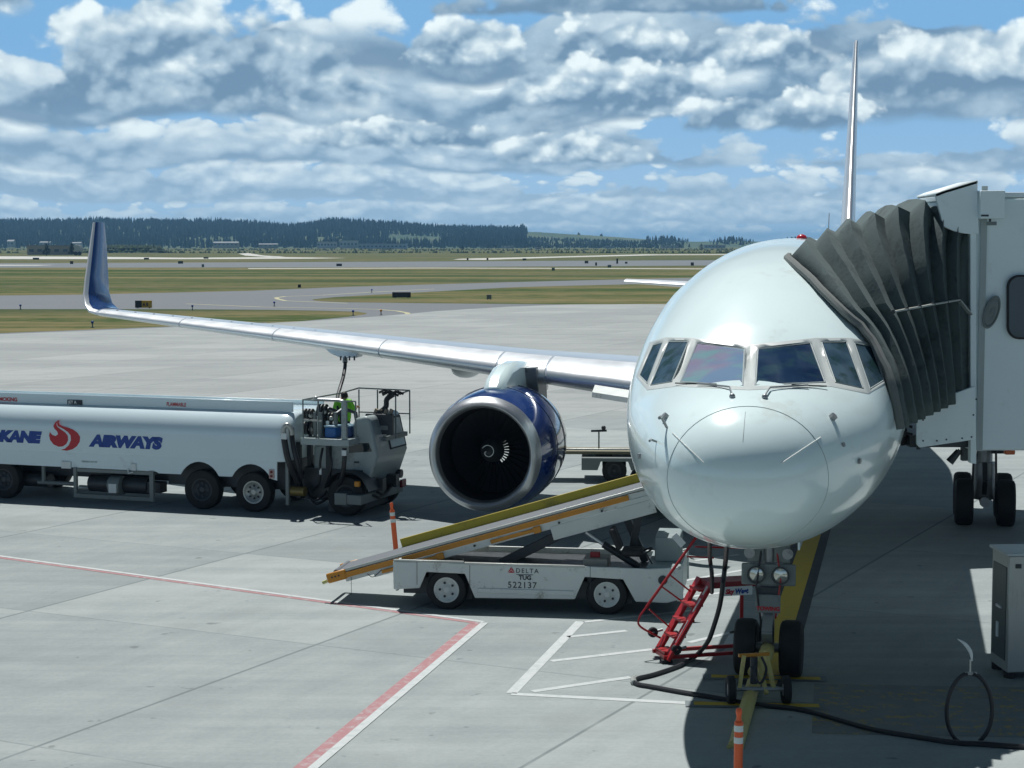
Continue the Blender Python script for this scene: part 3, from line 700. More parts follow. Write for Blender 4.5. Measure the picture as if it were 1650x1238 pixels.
# painted stand markings
PRED = mat('faded_red_line_paint', (.34, .17, .18), .75, var=.15, scale=5, dirt=(.38, .38, .38), dscale=7, dthr=.48, dmix=.7)
PWHT = mat('faded_white_line_paint', (.47, .50, .50), .75, var=.1, scale=5, dirt=(.38, .42, .42), dscale=7, dthr=.46, dmix=.85)
PYEL = mat('yellow_line_paint', (.52, .36, .03), .7, var=.12, scale=5, dirt=(.3, .22, .06), dscale=7)
PBLK = mat('black_line_border_paint', (.03, .035, .04), .7, var=.2, dirt=(.09, .10, .10), dscale=4)
cr, c0, c1 = G(772, 1006), G(-80, 889), G(470, 1250)
def off(p, q, d):
    n = (q - p).normalized(); n = V((-n.y, n.x, 0)); return p + n * d, q + n * d
def band(name, p, q, w, z, m): gline(name, [(p.x, p.y), (q.x, q.y)], w, z, m, px=False)
p, q = off(c0, cr, 0); band('red_stand_line', p, q, .11, .016, PRED)
p, q = off(c0, cr, .13); band('white_stand_line', p, q, .10, .016, PWHT)
b0, b1 = G(484, 1240), G(764, 1007); dd = (b0 - b1).normalized(); b0 = b0 + dd * .6
p, q = off(b0, b1, 0); band('red_stand_line', p, q, .16, .020, PRED)
p, q = off(b0, b1 - dd * .12, -.14); band('white_stand_line', p, q, .12, .020, PWHT)
for a, b, w in (((935, 1003), (824, 1119), .11), ((824, 1120), (1150, 1137), .10), ((888, 1067), (1052, 1048), .09), ((858, 1116), (1016, 1093), .09), ((915, 1028), (1010, 1018), .09),
                ((940, 1004), (1118, 985), .08), ((1092, 966), (1212, 950), .09), ((1088, 940), (1208, 918), .08), ((1110, 1037), (1190, 1018), .08), ((1120, 905), (1190, 895), .08), ((1185, 1018), (1170, 1046), .1)):
    gline('white_hatch_line', [a, b], w * 1.35, .016, PWHT)
l0, l1 = A(4.75, .03, 0), A(34, .03, 0)
band('lead_in_line_border', l0, l1, .70, .016, PBLK); band('lead_in_line', l0 + AX * .1, l1, .36, .020, PYEL)
for py, (x0, x1) in ((1093.5, (1146, 1322)), (1137.5, (1118, 1320))):
    gline('stop_bar_border', [(x0 - 14, py - 1), (x1 + 10, py + 3)], .30, .024, PBLK if py < 0 else mat('grey_line_border_paint', (.16, .19, .20), .8))
    gline('stop_bar', [(x0, py - 1), (x1, py + 3)], .17, .028, PYEL)
def warn(nt, b, v, x, y):
    n = noise(vec3(x * 9.0, y * 6.0, 0.0), 1.0, 3, .7); row = line(y, .33, .1, .16); blk = noise(vec3(x * 2.2, y * 3.0, 5.0), 1.0, 2, .5)
    f = sstep(n, .50, .57) * row * sstep(blk, .45, .6)
    base = mixc(noise(v, 3, 4, .6), (.13, .15, .155), (.21, .235, .24))
    nt.links.new(mixc(f * .7, base, (.40, .30, .06)), b.inputs['Base Color']); b.inputs['Roughness'].default_value = .8
sheet('worn_warning_patch', [(1312, 1104), (1700, 1110), (1700, 1192), (1308, 1184)], .016, gmat('worn_warning_paint', warn))
# ---------------------------------------------------------------- far hills, wood, buildings
HM = gmat('hill_meadow', lambda nt, b, v, x, y: (nt.links.new(mixc(sstep(noise(vec3(x * .006, y * .004, 0.0), 1.0, 5, .65), .38, .62), (.03, .065, .028), (.075, .10, .042)), b.inputs['Base Color']), b.inputs['Roughness'].__setattr__('default_value', 1.0)))
crest = pchip([(-6000, 366), (-1500, 364), (0, 362), (200, 361), (400, 364), (470, 369), (545, 361), (620, 365), (700, 371), (800, 373), (850, 374), (900, 378), (1000, 384), (1100, 389), (1300, 390), (2000, 384), (7000, 376)])
HY0, HY1 = 2050.0, 3000.0
def hillz(x, y):
    if y < HY0: return 0.
    pxl = 825 + F * x / min(y, HY1) ; zc = 6 + (392 - crest(pxl)) * min(y, HY1) / F
    t = min(1, (y - HY0) / (HY1 - HY0)); k = t * t * (3 - 2 * t)
    zc = max(zc, 2)
    return zc * k - (0 if y < HY1 else (y - HY1) * .05)
g = MB(); nx, ny = 170, 16; vs = []
for j in range(ny + 1):
    y = HY0 - 5 + (3500 - HY0) * j / ny
    for i in range(nx + 1):
        x = -3600 + 7200 * i / nx; vs.append((x, y, hillz(x, y) + 2.0 * math.sin(x * .013) * math.sin(y * .011) * (1 if j > 2 else 0) - (1.0 if j == 0 else 0)))
g.add(vs, [(j * (nx + 1) + i, j * (nx + 1) + i + 1, (j + 1) * (nx + 1) + i + 1, (j + 1) * (nx + 1) + i) for j in range(ny) for i in range(nx)], HM)
structure(g.build('hills', sharp=80))
CON = mat('conifer_foliage', (.012, .032, .024), .9, var=.5, scale=.02)
CON2 = mat('conifer_foliage_light', (.03, .055, .026), .9, var=.4, scale=.02)
LEAF = mat('broadleaf_foliage', (.05, .085, .025), .9, var=.4, scale=.5)
BARK = mat('bark', (.06, .045, .035), .9)
def conifer(g, x, y, z, h, r, m, R):
    """ragged conifer: stacked, offset skirts of pointed facets"""
    k = 3; vs = []; fs = []
    for t in range(k):
        z0 = z + h * (.08 + .28 * t); z1 = z0 + h * (.44 if t < k - 1 else .36); rr = r * (1 - .28 * t) * R.uniform(.8, 1.15); a0 = R.uniform(0, 6.3); b = len(vs)
        for q in range(5): a = a0 + q * 2 * pi / 5; q_ = rr * R.uniform(.7, 1.2); vs.append((x + cos(a) * q_, y + sin(a) * q_, z0 + R.uniform(-.06, .06) * h))
        vs.append((x, y, z1)); fs += [(b + q, b + (q + 1) % 5, b + 5) for q in range(5)]
    g.add(vs, fs, m)
R = random.Random(5)
wood = MB(); cnt = 0
def clearing(px, y, t):
    if 628 < px < 712 and .18 < t < .52: return True
    if 300 < px < 385 and .12 < t < .34: return R.random() < .8
    if 510 < px < 560 and .15 < t < .4: return R.random() < .8
    if 40 < px < 60 and t > .9: return True
    return False
for i in range(15000):
    t = R.random() ** .8; y = HY0 + 60 + (HY1 - HY0 - 30) * t; px = R.uniform(-560, 849) if R.random() < .93 else R.uniform(1700, 2400)
    if clearing(px, y, t): continue
    x = (px - 825) / F * y; h = R.uniform(7, 13) * (1.15 if R.random() < .1 else 1)
    conifer(wood, x, y, hillz(x, y) - 1, h, h * R.uniform(.16, .26), CON if R.random() < .75 else CON2, R)
for i in range(1500):      # ridge line
    px = R.uniform(-560, 848); y = HY1 + R.uniform(-25, 20); x = (px - 825) / F * y; h = R.uniform(6, 12.5) * (1 + .35 * math.sin(px * .05) * math.sin(px * .013))
    conifer(wood, x, y, hillz(x, y) - 1, h, h * R.uniform(.14, .22), CON, R)
for i in range(900):       # scrub and tree belt to the right along the far edge
    px = R.uniform(1040, 1900); y = R.uniform(2500, 2950); x = (px - 825) / F * y; h = R.uniform(4, 9) * (.6 + .5 * math.sin(px * .06))
    if h > 2.5: conifer(wood, x, y, hillz(x, y) - 1, h + 3, h * .45, CON, R)
for i in range(1500):
    px = R.choice((R.gauss(960, 50), R.gauss(830, 30), R.uniform(850, 1100))); t = R.uniform(.05, .55); y = HY0 + 20 + 900 * t; x = (px - 825) / F * y; h = R.uniform(2, 5)
    conifer(wood, x, y, hillz(x, y) - 1, h + 2, h * .5, CON2 if R.random() < .5 else CON, R)
o = wood.build('conifer_wood', fixn=False, sharp=20); tag(o, 'dark far-off conifer wood covering the long hill', 'wood', kind='stuff')
# scrub band along the far airfield fence
brush = MB()
for i in range(2600):
    px = R.choice((R.gauss(205, 38), R.uniform(-200, 1300), R.uniform(300, 1300))); y = G(px, R.uniform(401.5, 405)).y if R.random() < .7 else G(px, 408).y; x = (px - 825) / F * y; h = R.uniform(1, 3.6) * (1.5 if 150 < px < 262 else .55)
    conifer(brush, x, y, -.3, h, h * .8, LEAF if R.random() < .6 else CON2, R)
tag(brush.build('scrub_belt', fixn=False, sharp=20), 'low green scrub running along the far edge of the airfield', 'scrub', kind='stuff')
def far_tree(name, px, pyb, pyt, wpx, label, group, m=CON):
    b = G(px, pyb); h = (pyb - pyt) * b.y / F; r = wpx / 2 * b.y / F; t = thing(name, b, label, 'tree', group)
    g = MB(); g.cyl(b, b + UP * h * .5, h * .03 + .1, BARK, seg=6); g.build('trunk', t)
    g = MB()
    for k in range(60):
        z = h * (.12 + .85 * R.random()); rr = r * (1 - (z / h) ** 1.4) * R.uniform(.3, 1.1); a = R.uniform(0, 6.3); s_ = h * R.uniform(.10, .2)
        c = b + V((cos(a) * rr, sin(a) * rr, z)); conifer(g, c.x, c.y, c.z - s_ * .5, s_, s_ * .55, m, R)
    g.build('crown', t, fixn=False, sharp=20)
for a in (('conifer_tree', 75, 412, 393, 17, 'bushy dark tree in front of the pale flat building at the left edge', CON), ('conifer_tree', 116, 411, 391, 11, 'slimmer dark tree beside the parked white vehicle, just left of the winglet', CON),
          ('conifer_tree', 745, 404, 396, 8, 'small round tree standing alone on the far field below the wood', CON), ('conifer_tree', 932, 378.5, 374, 4, 'tiny lone tree on the crest of the bare green hill', CON),
          ('conifer_tree', 968, 383, 378, 4, 'second tiny tree further down the crest of the bare hill', CON), ('conifer_tree', 1043, 389, 380, 10, 'dark tree clump standing up where the bare hill ends', CON),
          ('conifer_tree', 1130, 403, 393, 12, 'dark tree near the airliner nose on the far field edge', CON)):
    far_tree(a[0], a[1], a[2] if a[2] > 395 else 396, a[3], a[4], a[5], 'lone trees beyond the airfield', a[6]) if a[2] > 395 else None
for px, lab in ((932, 'tiny lone tree on the crest of the bare green hill'), (968, 'second tiny tree further down the crest of the bare hill'), (1043, 'dark tree standing tall where the bare hill ends')):
    y = HY1 - 20; x = (px - 825) / F * y; z = hillz(x, y) - .5; t = thing('conifer_tree', (x, y, z), lab, 'tree', 'lone trees on the bare hill')
    g = MB(); g.cyl((x, y, z), (x, y, z + 3), .3, BARK, seg=6); g.build('trunk', t); g = MB(); s_ = 9 if px == 1043 else 6
    for k in range(14): a = R.uniform(0, 6.3); rr = R.uniform(0, 2.0); conifer(g, x + cos(a) * rr, y + sin(a) * rr, z + R.uniform(.5, 2.5), s_ * R.uniform(.4, .8), 1.6, CON, R)
    g.build('crown', t, fixn=False)
BW = mat('far_building_wall', (.40, .42, .42), .7, var=.06, scale=.05); BT = mat('far_building_tan_wall', (.34, .32, .27), .8, var=.08, scale=.05); BB = mat('far_building_blue_wall', (.24, .33, .42), .6, var=.08, scale=.05); BRF = mat('far_building_roof', (.20, .21, .22), .7, var=.1, scale=.1); BWN = mat('far_building_window', (.05, .07, .09), .3)
def far_building(px0, px1, pyb, pyt, label, wall, nwin, name='warehouse', gable=False, zoff=None):
    b0, b1 = G(px0, pyb), G(px1, pyb)
    if zoff is not None:                                    # stands on the hill foot
        y = zoff; b0 = V(((px0 - 825) / F * y, y, 0)); b1 = V(((px1 - 825) / F * y, y, 0)); zz = 6 - (pyb - 392) * y / F; b0.z = b1.z = zz
    w = b1.x - b0.x; d = max(10, w * .35); h = (pyb - pyt) * b0.y / F; t = thing(name, (b0 + b1) / 2, label, 'building')
    c = (b0 + b1) / 2
    g = MB(); g.box(c + V((0, d / 2, h / 2 - 1)), w, d, h + 2, wall); g.build('wall', t)
    g = MB()
    if gable: g.prism([c + V((-w / 2 - .4, -.4, h)), c + V((-w / 2 - .4, d + .4, h)), c + V((-w / 2 - .4, d / 2, h * 1.35))], V((w + .8, 0, 0)), BRF)
    else: g.box(c + V((0, d / 2, h + .25)), w + .8, d + .8, .5, BRF)
    g.build('roof', t)
    for k in range(nwin):
        x = b0.x + w * (k + .5) / nwin; g = MB(); g.box(V((x, b0.y - .05, c.z + h * .5)), w / nwin * .55, .14, h * .32, BWN); g.build('window', t)
far_building(44, 112, 411, 397, 'long low grey hangar behind the dark trees at the left edge', BT, 5)
far_building(14, 24, 396, 389, 'tiny white house among dark trees left of the grey hangar', BW, 2, 'house', True, 2100)
far_building(66, 83, 396, 391, 'small pale house at the wood edge above the grey hangar', BW, 3, 'house', True, 2120)
far_building(118, 132, 397, 392, 'small pale house at the wood edge left of the winglet', BW, 2, 'house', True, 2110)
far_building(512, 543, 399, 390, 'pale grey office block at the foot of the wooded hill', BW, 6, 'office_block', False, 2080)
far_building(548, 577, 399, 388, 'pale grey stepped building beside the long blue shed', BW, 5, 'office_block', False, 2100)
far_building(577, 655, 401, 393.5, 'long pale blue shed with a row of bays below the wooded hill', BB, 12)
far_building(808, 826, 399, 396.5, 'low white shed at the foot of the bare hill', BW, 3, 'shed', False, 2060)
far_building(862, 873, 402, 399.5, 'small white hut on the far field left of the nose', BW, 1, 'shed')
far_building(975, 990, 400, 397.5, 'small pale shed below the bare green hill', BW, 2, 'shed', False, 2060)
far_building(1066, 1092, 399.5, 396.5, 'low white building between dark trees near the nose', BW, 4, 'shed', False, 2070)
far_building(1134, 1168, 399, 395.5, 'long white roofed building just above the airliner nose', BW, 6, 'warehouse', False, 2060)
far_building(345, 385, 397, 391.5, 'tan buildings on the cleared patch under the wood', BT, 6, 'farmhouse', True, 2090)
far_building(418, 448, 398, 394, 'tan farm building left of the pale office block', BT, 4, 'farmhouse', True, 2080)
# small vehicle far away
p = G(125, 412); t = thing('parked_van', p, 'tiny white van parked beside the slim dark tree', 'van'); g = MB(); k = p.y / F
g.prism([p + V((-5 * k, 0, 1.5)), p + V((5 * k, 0, 1.5)), p + V((5 * k, 0, 3.2)), p + V((3 * k, 0, 5.0)), p + V((-5 * k, 0, 5.2))], V((0, 5, 0)), BW); g.build('body', t)
for q in (-3, 3): g = MB(); g.cyl(p + V((q * k, -.1, 1)), p + V((q * k, .6, 1)), 1.0, TYRE, seg=10); g.build('wheel', t)
# airfield signs
SBLK = mat('sign_black_face', (.015, .017, .02), .5); SYEL = mat('sign_yellow_face', (.50, .30, .02), .5); SGREY = mat('sign_back_grey', (.10, .14, .13), .5)
def sign(x0, x1, y0, y1, label, faces, n=1, marks=None, group='airfield guidance signs', base=1.0):
    b0 = G((x0 + x1) / 2, y1 + base); d = b0.y; k = d / F; w = (x1 - x0) * k; h = (y1 - y0) * k; z0 = base * k
    t = thing('taxiway_sign', b0, label, 'sign', group); tot = sum(f[1] for f in faces); x = b0.x - w / 2
    for m_, fr in faces:
        ww = w * fr / tot; g = MB(); g.box(V((x + ww / 2, d, z0 + h / 2)), ww - .02, .25, h, m_); f = g.build('panel', t, bevel=.01)
        if m_ is SYEL and (x1 - x0) > 15: text(marks, h * .62, V((x + ww * .12, d - .135, z0 + h * .26)), (1, 0, 0), (0, 0, 1), TXTK, f, 'lettering', bold=.02, sx=.8)
        x += ww
    g = MB()
    for q in (-.35, .35): g.cyl(V((b0.x + w * q, d, 0)), V((b0.x + w * q, d, z0)), .05 + h * .03, GREYP, seg=6)
    g.build('leg', t)
sign(218, 245, 484.5, 496, 'black and yellow taxiway sign right of the winglet', [(SBLK, .4), (SYEL, .6)], marks='A B')
sign(632, 662, 471, 479.5, 'wide black sign panel on the right grass island', [(SBLK, 1)])
sign(784, 792, 475, 482, 'small grey-green box sign on the grass right of the wide black sign', [(SGREY, 1)])
for x0, x1, y0, y1, lab in ((480, 485, 458.5, 463.5, 'small dark sign at the near edge of the long grass strip'), (113, 118, 421, 425.5, 'small dark sign left of the winglet tip'), (53, 63, 415.5, 418.5, 'flat dark sign on the runway edge at far left'),
                            (232, 240, 415.5, 418.3, 'flat dark sign beyond the taxiway, right of the winglet'), (287, 295, 421, 425, 'dark sign on the taxiway edge, left of its small neighbour'), (325, 329, 426, 430.5, 'narrow brown post sign by the white edge line'),
                            (328, 336, 414.5, 417, 'thin dark sign on the far runway'), (542, 551, 425, 429, 'dark sign in the middle of the far taxiway'), (752, 755, 416, 419.5, 'tiny dark marker on the pale runway, left one'),
                            (784, 787, 416, 419.5, 'tiny dark marker on the pale runway, right one'), (842, 848, 416.5, 419.5, 'thin dark sign at the end of the pale runway'), (942, 948, 420.5, 424.5, 'dark sign left of the short marker on the far grass'),
                            (959, 962, 423, 428, 'short narrow marker between two dark signs on the far grass'), (993, 996, 417, 425, 'tall thin marker on the far grass'), (1007, 1011, 422, 425, 'small dark sign right of the tall thin marker'),
                            (889, 894, 431.5, 436, 'brown sign on the white taxiway edge line'), (1113, 1118, 423, 428, 'dark sign just left of the airliner forehead'), (979, 985, 427, 431, 'pair of grey posts below the tall thin marker')):
    sign(x0, x1, y0, y1, lab, [(SBLK if 'brown' not in lab and 'grey' not in lab else SGREY, 1)], group='small signs on the far airfield', base=.5)
for px, py, lab in ((33, 499, 'small blue light post on the left grass island'), (149, 528, 'small light post on the grass beside the left shoulder'), (442, 494, 'small light post at the left tip of the right island'), (569, 509, 'small light post on the end of the left island'), (599, 472, 'small light post behind the yellow loop line'), (614, 508, 'small light post with orange top at the apron corner'), (310, 500, 'light post on the asphalt edge right of the yellow sign')):
    b = G(px, py); t = thing('taxiway_light', b, lab, 'light', 'taxiway edge lights'); g = MB(); g.cyl(b, b + UP * .3, .05, GREYP, seg=6); g.cyl(b, b + UP * .04, .15, GREYP, seg=8); g.build('post', t); g = MB(); g.ball(b + UP * .38, .11, TXTB if 'orange' not in lab else ORANGE, 8, 6); g.build('lamp', t)
# ================================================================ FUEL TRUCK
TR = Frame(G(405, 827), radians(-19.4)); tq = TR.fit; TP = TR.P
truck = thing('fuel_truck', TP(0, 1.2, 0), 'white aviation fuel tanker truck with blue lettering and red flame logo, under the wing', 'tanker truck')
aL = tq(-260, 740)[0]; aN = tq(447, 720)[0]; aF = aN + .55
zt = tq(200, 656)[1]; zb = tq(100, 752)[1]; zk = zb + .32
def tsec(a, q, n0=0., n1=2.45):
    """rounded tank section; q shrinks it"""
    pts = []; r = .60; rb = .05; cx = (n0 + n1) / 2
    for cn, cz, r_, a0 in ((n1 - r, zt - r, r, 0), (n0 + r, zt - r, r, pi / 2), (n0 + rb, zk + rb, rb, pi), (n1 - rb, zk + rb, rb, 1.5 * pi)):
        for k in range(9): an = a0 + pi / 2 * k / 8; pts.append((cn + r_ * cos(an), cz + r_ * sin(an)))
    return [TP(a, cx + (n - cx) * (1 - q * .12), (zt + zb) / 2 + (z - (zt + zb) / 2) * (1 - q * .14)) for n, z in pts]
m = MB(); m.loft([tsec(aL, .6)] + [tsec(aL + .2, 0)] + [tsec(a, 0) for a in (aL + 2, aL + 4, aN - 1, aN - .05)] + [tsec(aN + .30 * sin(t), 1 - cos(t)) for t in (.3, .6, .9, 1.2, 1.45)], TRUCKW, caps=True)
tank = m.build('tank', truck, sharp=50)
m = MB()
for n0 in (.42, 2.0): m.fb(TR, aL + .3, aN + .18, n0, n0 + .035, zt - .03, zt + (.20 if n0 < 1 else .10), TRUCKW)
m.build('roof_rail', tank, bevel=.008)
m = MB()
for k in range(6): a = aL + 1.2 + k * 1.5; m.cyl(TP(a, 1.22, zt - .02), TP(a, 1.22, zt + .09), .25, ALUM, seg=20)
m.build('hatch_lids', tank) if False else None
for k in range(5):
    a = aL + 1.4 + k * 1.7; h = MB(); h.cyl(TP(a, 1.22, zt - .02), TP(a, 1.22, zt + .10), .25, ALUM, seg=20); h.build('hatch_lid', tank, bevel=.01)
# skirt with wheel arches
wc = [tq(322, 793)[0], tq(405, 795)[0]]
a0 = aL + .3; zs = tq(375, 767)[1]; at0 = tq(250, 760)[0]
poly = [(a0, zk + .10), (a0 + .1, zb), (at0, zb - .01), (at0 + .1, zb - .05)]
for c in wc: poly += [(c + .57 * cos(t), max(zs - .04, .46 + .64 * sin(t))) for t in [pi - .55 - (pi - 1.1) * k / 10 for k in range(11)]]
poly += [(aN - .02, zs - .06), (aN - .02, zk + .10)]
m = MB(); m.prism([TP(a, .004, z) for a, z in poly], TR.n * .03, TRUCKW); m.build('skirt', truck)
m = MB(); m.prism([TP(a, 2.44, z) for a, z in poly], TR.n * -.03, TRUCKW); m.build('skirt', truck)
m = MB(); m.fb(TR, at0 + .1, aN, .42, .48, .5, zk - .01, DKMET); m.fb(TR, aL, aN + 2.2, .75, .95, .52, .80, DKMET); m.fb(TR, aL, aN + 2.2, 1.5, 1.7, .52, .80, DKMET)
m.fb(TR, aL, aN, .6, 1.9, .8, zk - .01, DKMET); m.build('chassis', truck)
wheels = [(wc[0], DKMET), (wc[1], ALUM), (tq(2, 780)[0], DKMET), (tq(-78, 778)[0], DKMET)]
for a, rm in wheels:
    for n, s_ in ((.20, -1), (2.25, 1)): wheel_parts(TP(a, n, .455), TR.n * s_, .455, .27, truck, rimr=.56, rimm=rm, holes=8, name='wheel')
for a, rm in wheels[:2]: m = MB(); m.cyl(TP(a, .3, .455), TP(a, 2.2, .455), .08, DKMET); m.build('axle', truck)
# pump unit and its guard frame
m = MB(); pa, pz = tq(148, 778, .35); pb = tq(242, 782, .35)[0]
m.cyl(TP(pa, .35, pz), TP(pb, .35, pz), .20, DKMET, seg=20); m.cyl(TP((pa + pb) / 2 - .15, .2, pz), TP((pa + pb) / 2 + .15, .2, pz), .22, GREYP, seg=12); m.fb(TR, (pa + pb) / 2 - .1, (pa + pb) / 2 + .1, -.02, .1, pz - .16, pz + .05, SIGNW)
m.cyl(TP(pa - .3, .3, pz - .12), TP(pa, .3, pz - .12), .06, ALUM); m.fb(TR, pb, pb + .35, .2, .5, pz - .14, pz + .1, DKMET); m.build('pump_unit', truck)
m = MB(); x0_, z0_ = tq(122, 802); x1_, z1_ = tq(245, 808); zb_ = (z0_ + z1_) / 2
m.fb(TR, x0_ - .04, x0_ + .04, -.02, .05, zb_, zb, GREYP); m.fb(TR, x1_ - .05, x1_ + .05, -.02, .05, zb_, zb, GREYP); m.fb(TR, x0_ + .04, x1_ - .05, -.018, .048, zb_, zb_ + .09, GREYP); m.fb(TR, x0_, x1_, .0, .6, zb - .1, zb - .02, GREYP); m.build('pump_guard', truck)
m = MB(); q0, q1 = tq(62, 777, .3), tq(120, 779, .3); m.cyl(TP(q0[0], .3, q0[1]), TP(q1[0], .3, q0[1]), .05, GREYP); m.cyl(TP(q0[0] + .15, .3, q0[1]), TP(q0[0] + .15, .3, zb), .05, GREYP); m.cyl(TP(q0[0] - 1, .5, q0[1] + .03), TP(q0[0] + .2, .5, q0[1] + .03), .17, DKMET); m.build('pipework', truck)
m = MB(); c = tq(107, 750); m.fb(TR, c[0] - .12, c[0] + .13, -.03, .0, c[1] - .07, c[1] + .09, SIGNW); m.build('reflector_plate', truck)
m = MB(); c = tq(216, 752); m.fb(TR, c[0] - .06, c[0] + .06, -.03, .0, c[1] - .09, c[1] + .07, SIGNW); m.tube([TP(c[0], -.04, c[1] - .12), TP(c[0] - .12, -.05, c[1] - .16), TP(c[0] - .14, -.04, c[1] - .05)], .015, SIGNW, 6); m.build('valve_cover', truck)
m = MB(); c = tq(438, 764); m.fb(TR, c[0] - .06, c[0] + .06, -.02, .008, c[1] - .10, c[1] + .10, mat('pinkish_lamp_plate', (.45, .30, .28), .5)); lp = m.build('lamp_plate', truck)
for k in (-.045, .045): m = MB(); m.cyl(TP(c[0], -.02, c[1] + k), TP(c[0], -.04, c[1] + k), .03, mat('dark_red_lens', (.12, .02, .02), .2), seg=12); m.build('marker_lamp', lp)
# lettering on the tank side
a, z = tq(147, 718); text('AIRWAYS', .335, TP(a, -.003, z), TR.a, UP, TXTB, tank, bold=.030, shear=.2, sx=(tq(263, 718)[0] - a) / 1.50)
a, z = tq(63, 713); text('SPOKANE', .335, TP(a, -.003, z), TR.a, UP, TXTB, tank, bold=.030, shear=.2, align='RIGHT', sx=1.24)
a, z = tq(300, 656, .42); text('FLAMMABLE', .12, TP(a, .42, z + .01), TR.a, UP, TXTR, tank, bold=.004, align='RIGHT', sx=.78)
a, z = tq(28, 647, .42); text('NO SMOKING', .125, TP(a, .42, z), TR.a, UP, TXTR, tank, bold=.006, align='RIGHT')
a, z = tq(109, 651, .42); a2 = tq(133, 651, .42)[0]; m = MB(); m.fb(TR, a, a2, .405, .42, z - .01, z + .10, TXTK); jp = m.build('jet_a_plate', tank); text('JET A', .10, TP(a + .03, .404, z + .01), TR.a, UP, TXTW, tank, bold=.002, sx=.95)
a, z = tq(132, 745); text('EMERGENCY SHUT OFF', .055, TP(a, -.003, z), TR.a, UP, TXTK, tank, sx=.7)
# flame logo: two interlocking swooshes in a disc
def logo(pts, name):
    q = [tq(x, y) for x, y in pts]; m = MB(); k = len(q); m.add([TP(a, -.004, z) for a, z in q], [tuple(range(k))], TXTR)
    bm = bmesh.new(); o = m.build(name, tank, fixn=False); bm.from_mesh(o.data); bmesh.ops.triangulate(bm, faces=bm.faces); bm.to_mesh(o.data); bm.free()
def zz(pts): return [(x / 3.93, 600 + y / 3.93) for x, y in pts]
logo(zz([(375, 300), (350, 318), (338, 340), (345, 358), (362, 375), (368, 392), (352, 404), (330, 396), (316, 378), (311, 400), (318, 430), (340, 458), (372, 472), (398, 470), (420, 455), (432, 430), (430, 402), (412, 380), (385, 362), (362, 345), (356, 328)]), 'flame_logo')
logo(zz([(378, 302), (372, 318), (378, 332), (400, 342), (430, 350), (465, 364), (492, 384), (508, 410), (505, 440), (488, 468), (460, 488), (425, 497), (385, 492), (412, 484), (436, 462), (449, 430), (447, 400), (430, 378), (400, 358), (368, 342), (362, 326), (368, 310)]), 'flame_logo')
# cab
m = MB(); N0 = .55
cabp = [tq(x, y, N0) for x, y in ((505, 797), (505, 718), (556, 712), (572, 674), (590, 671), (596, 676), (609, 735), (598, 768), (588, 792), (578, 790), (570, 778), (552, 776), (542, 792))]
m.prism([TP(a, N0, z) for a, z in cabp], TR.n * 1.7, TRUCKG); cab = m.build('cab', truck, bevel=.05, sharp=40)
def quadpane(pts, n, th, mm, name, par):
    m = MB(); m.prism([TP(*(lambda r: (r[0], n, r[1]))(tq(x, y, n))) for x, y in pts], TR.n * th, mm); return m.build(name, par, bevel=.008)
fe0, fe1 = [TP(tq(x, y, N0)[0], 0, tq(x, y, N0)[1]) for x, y in ((596, 676), (609, 735))]
def fpane(u0, u1, v0, v1, off, mm, name):
    nn = ((fe1 - fe0).cross(TR.n)).normalized(); nn = nn if nn.dot(TR.a) > 0 else -nn
    q_ = [fe0.lerp(fe1, v) + TR.n * (N0 + 1.7 * u_) + nn * off for u_, v in ((u0, v0), (u1, v0), (u1, v1), (u0, v1))]
    m = MB(); m.prism(q_, nn * .012, mm); m.build(name, cab, bevel=.005)
fpane(.42, .97, .06, .92, .0, RUBB, 'window_gasket'); fpane(.46, .93, .10, .88, .006, mat('pale_cab_window', (.34, .40, .41), .12, var=.05), 'windscreen')
quadpane([(562, 716), (594, 714), (599, 728), (562, 730)], N0 - .01, .008, GLASSD, 'side_window', cab)
m = MB(); c = tq(575, 745, N0); m.fb(TR, c[0] - .06, c[0] + .06, N0 - .03, N0 - .01, c[1] - .02, c[1] + .02, DKMET); m.build('door_handle', cab)
m = MB(); b0 = tq(582, 796)[0]
m.fb(TR, b0 - .35, b0, .0, 2.35, .30, .52, GREYP); m.fb(TR, b0 - .65, b0 - .35, .0, .4, .28, .55, GREYP); m.build('bumper', truck, bevel=.02)
m = MB(); m.fb(TR, b0 - .9, b0 - .25, .25, 2.1, .10, .30, DKMET); m.fb(TR, b0 - 1.6, b0 - .2, .5, 2.0, .30, 1.0, DKMET); m.build('engine_block', truck)
m = MB(); c = tq(575, 781); m.fb(TR, c[0] - .06, c[0] + .06, -.02, .08, c[1] - .05, c[1] + .07, ORANGE); m.build('indicator_lamp', truck, bevel=.02)
m = MB(); m.fb(TR, b0 + .0, b0 + .06, 2.15, 2.4, .42, .60, mat('tail_red', (.22, .02, .03), .3)); m.build('bumper_lamp', truck, bevel=.01)
m = MB(); c = TP(b0 - .05, 2.1, .75); m.cyl(c, c + TR.a * .12, .10, DKMET, seg=14); m.cyl(c - UP * .2, c, .02, DKMET); m.build('headlamp', truck)
for n, s_ in ((.35, -1), (2.2, 1)): wheel_parts(TP(tq(560, 795, .35)[0], n, .45), TR.n * s_, .45, .25, truck, rimm=DKMET)
m = MB(); c = tq(560, 770, .2); m.loft([[TP(c[0] + .56 * cos(t), n, .45 + .56 * sin(t)) for t in [.25 + 2.6 * k / 12 for k in range(13)]] for n in (.1, .75)], DKMET, closed=False); m.build('mudguard', truck)
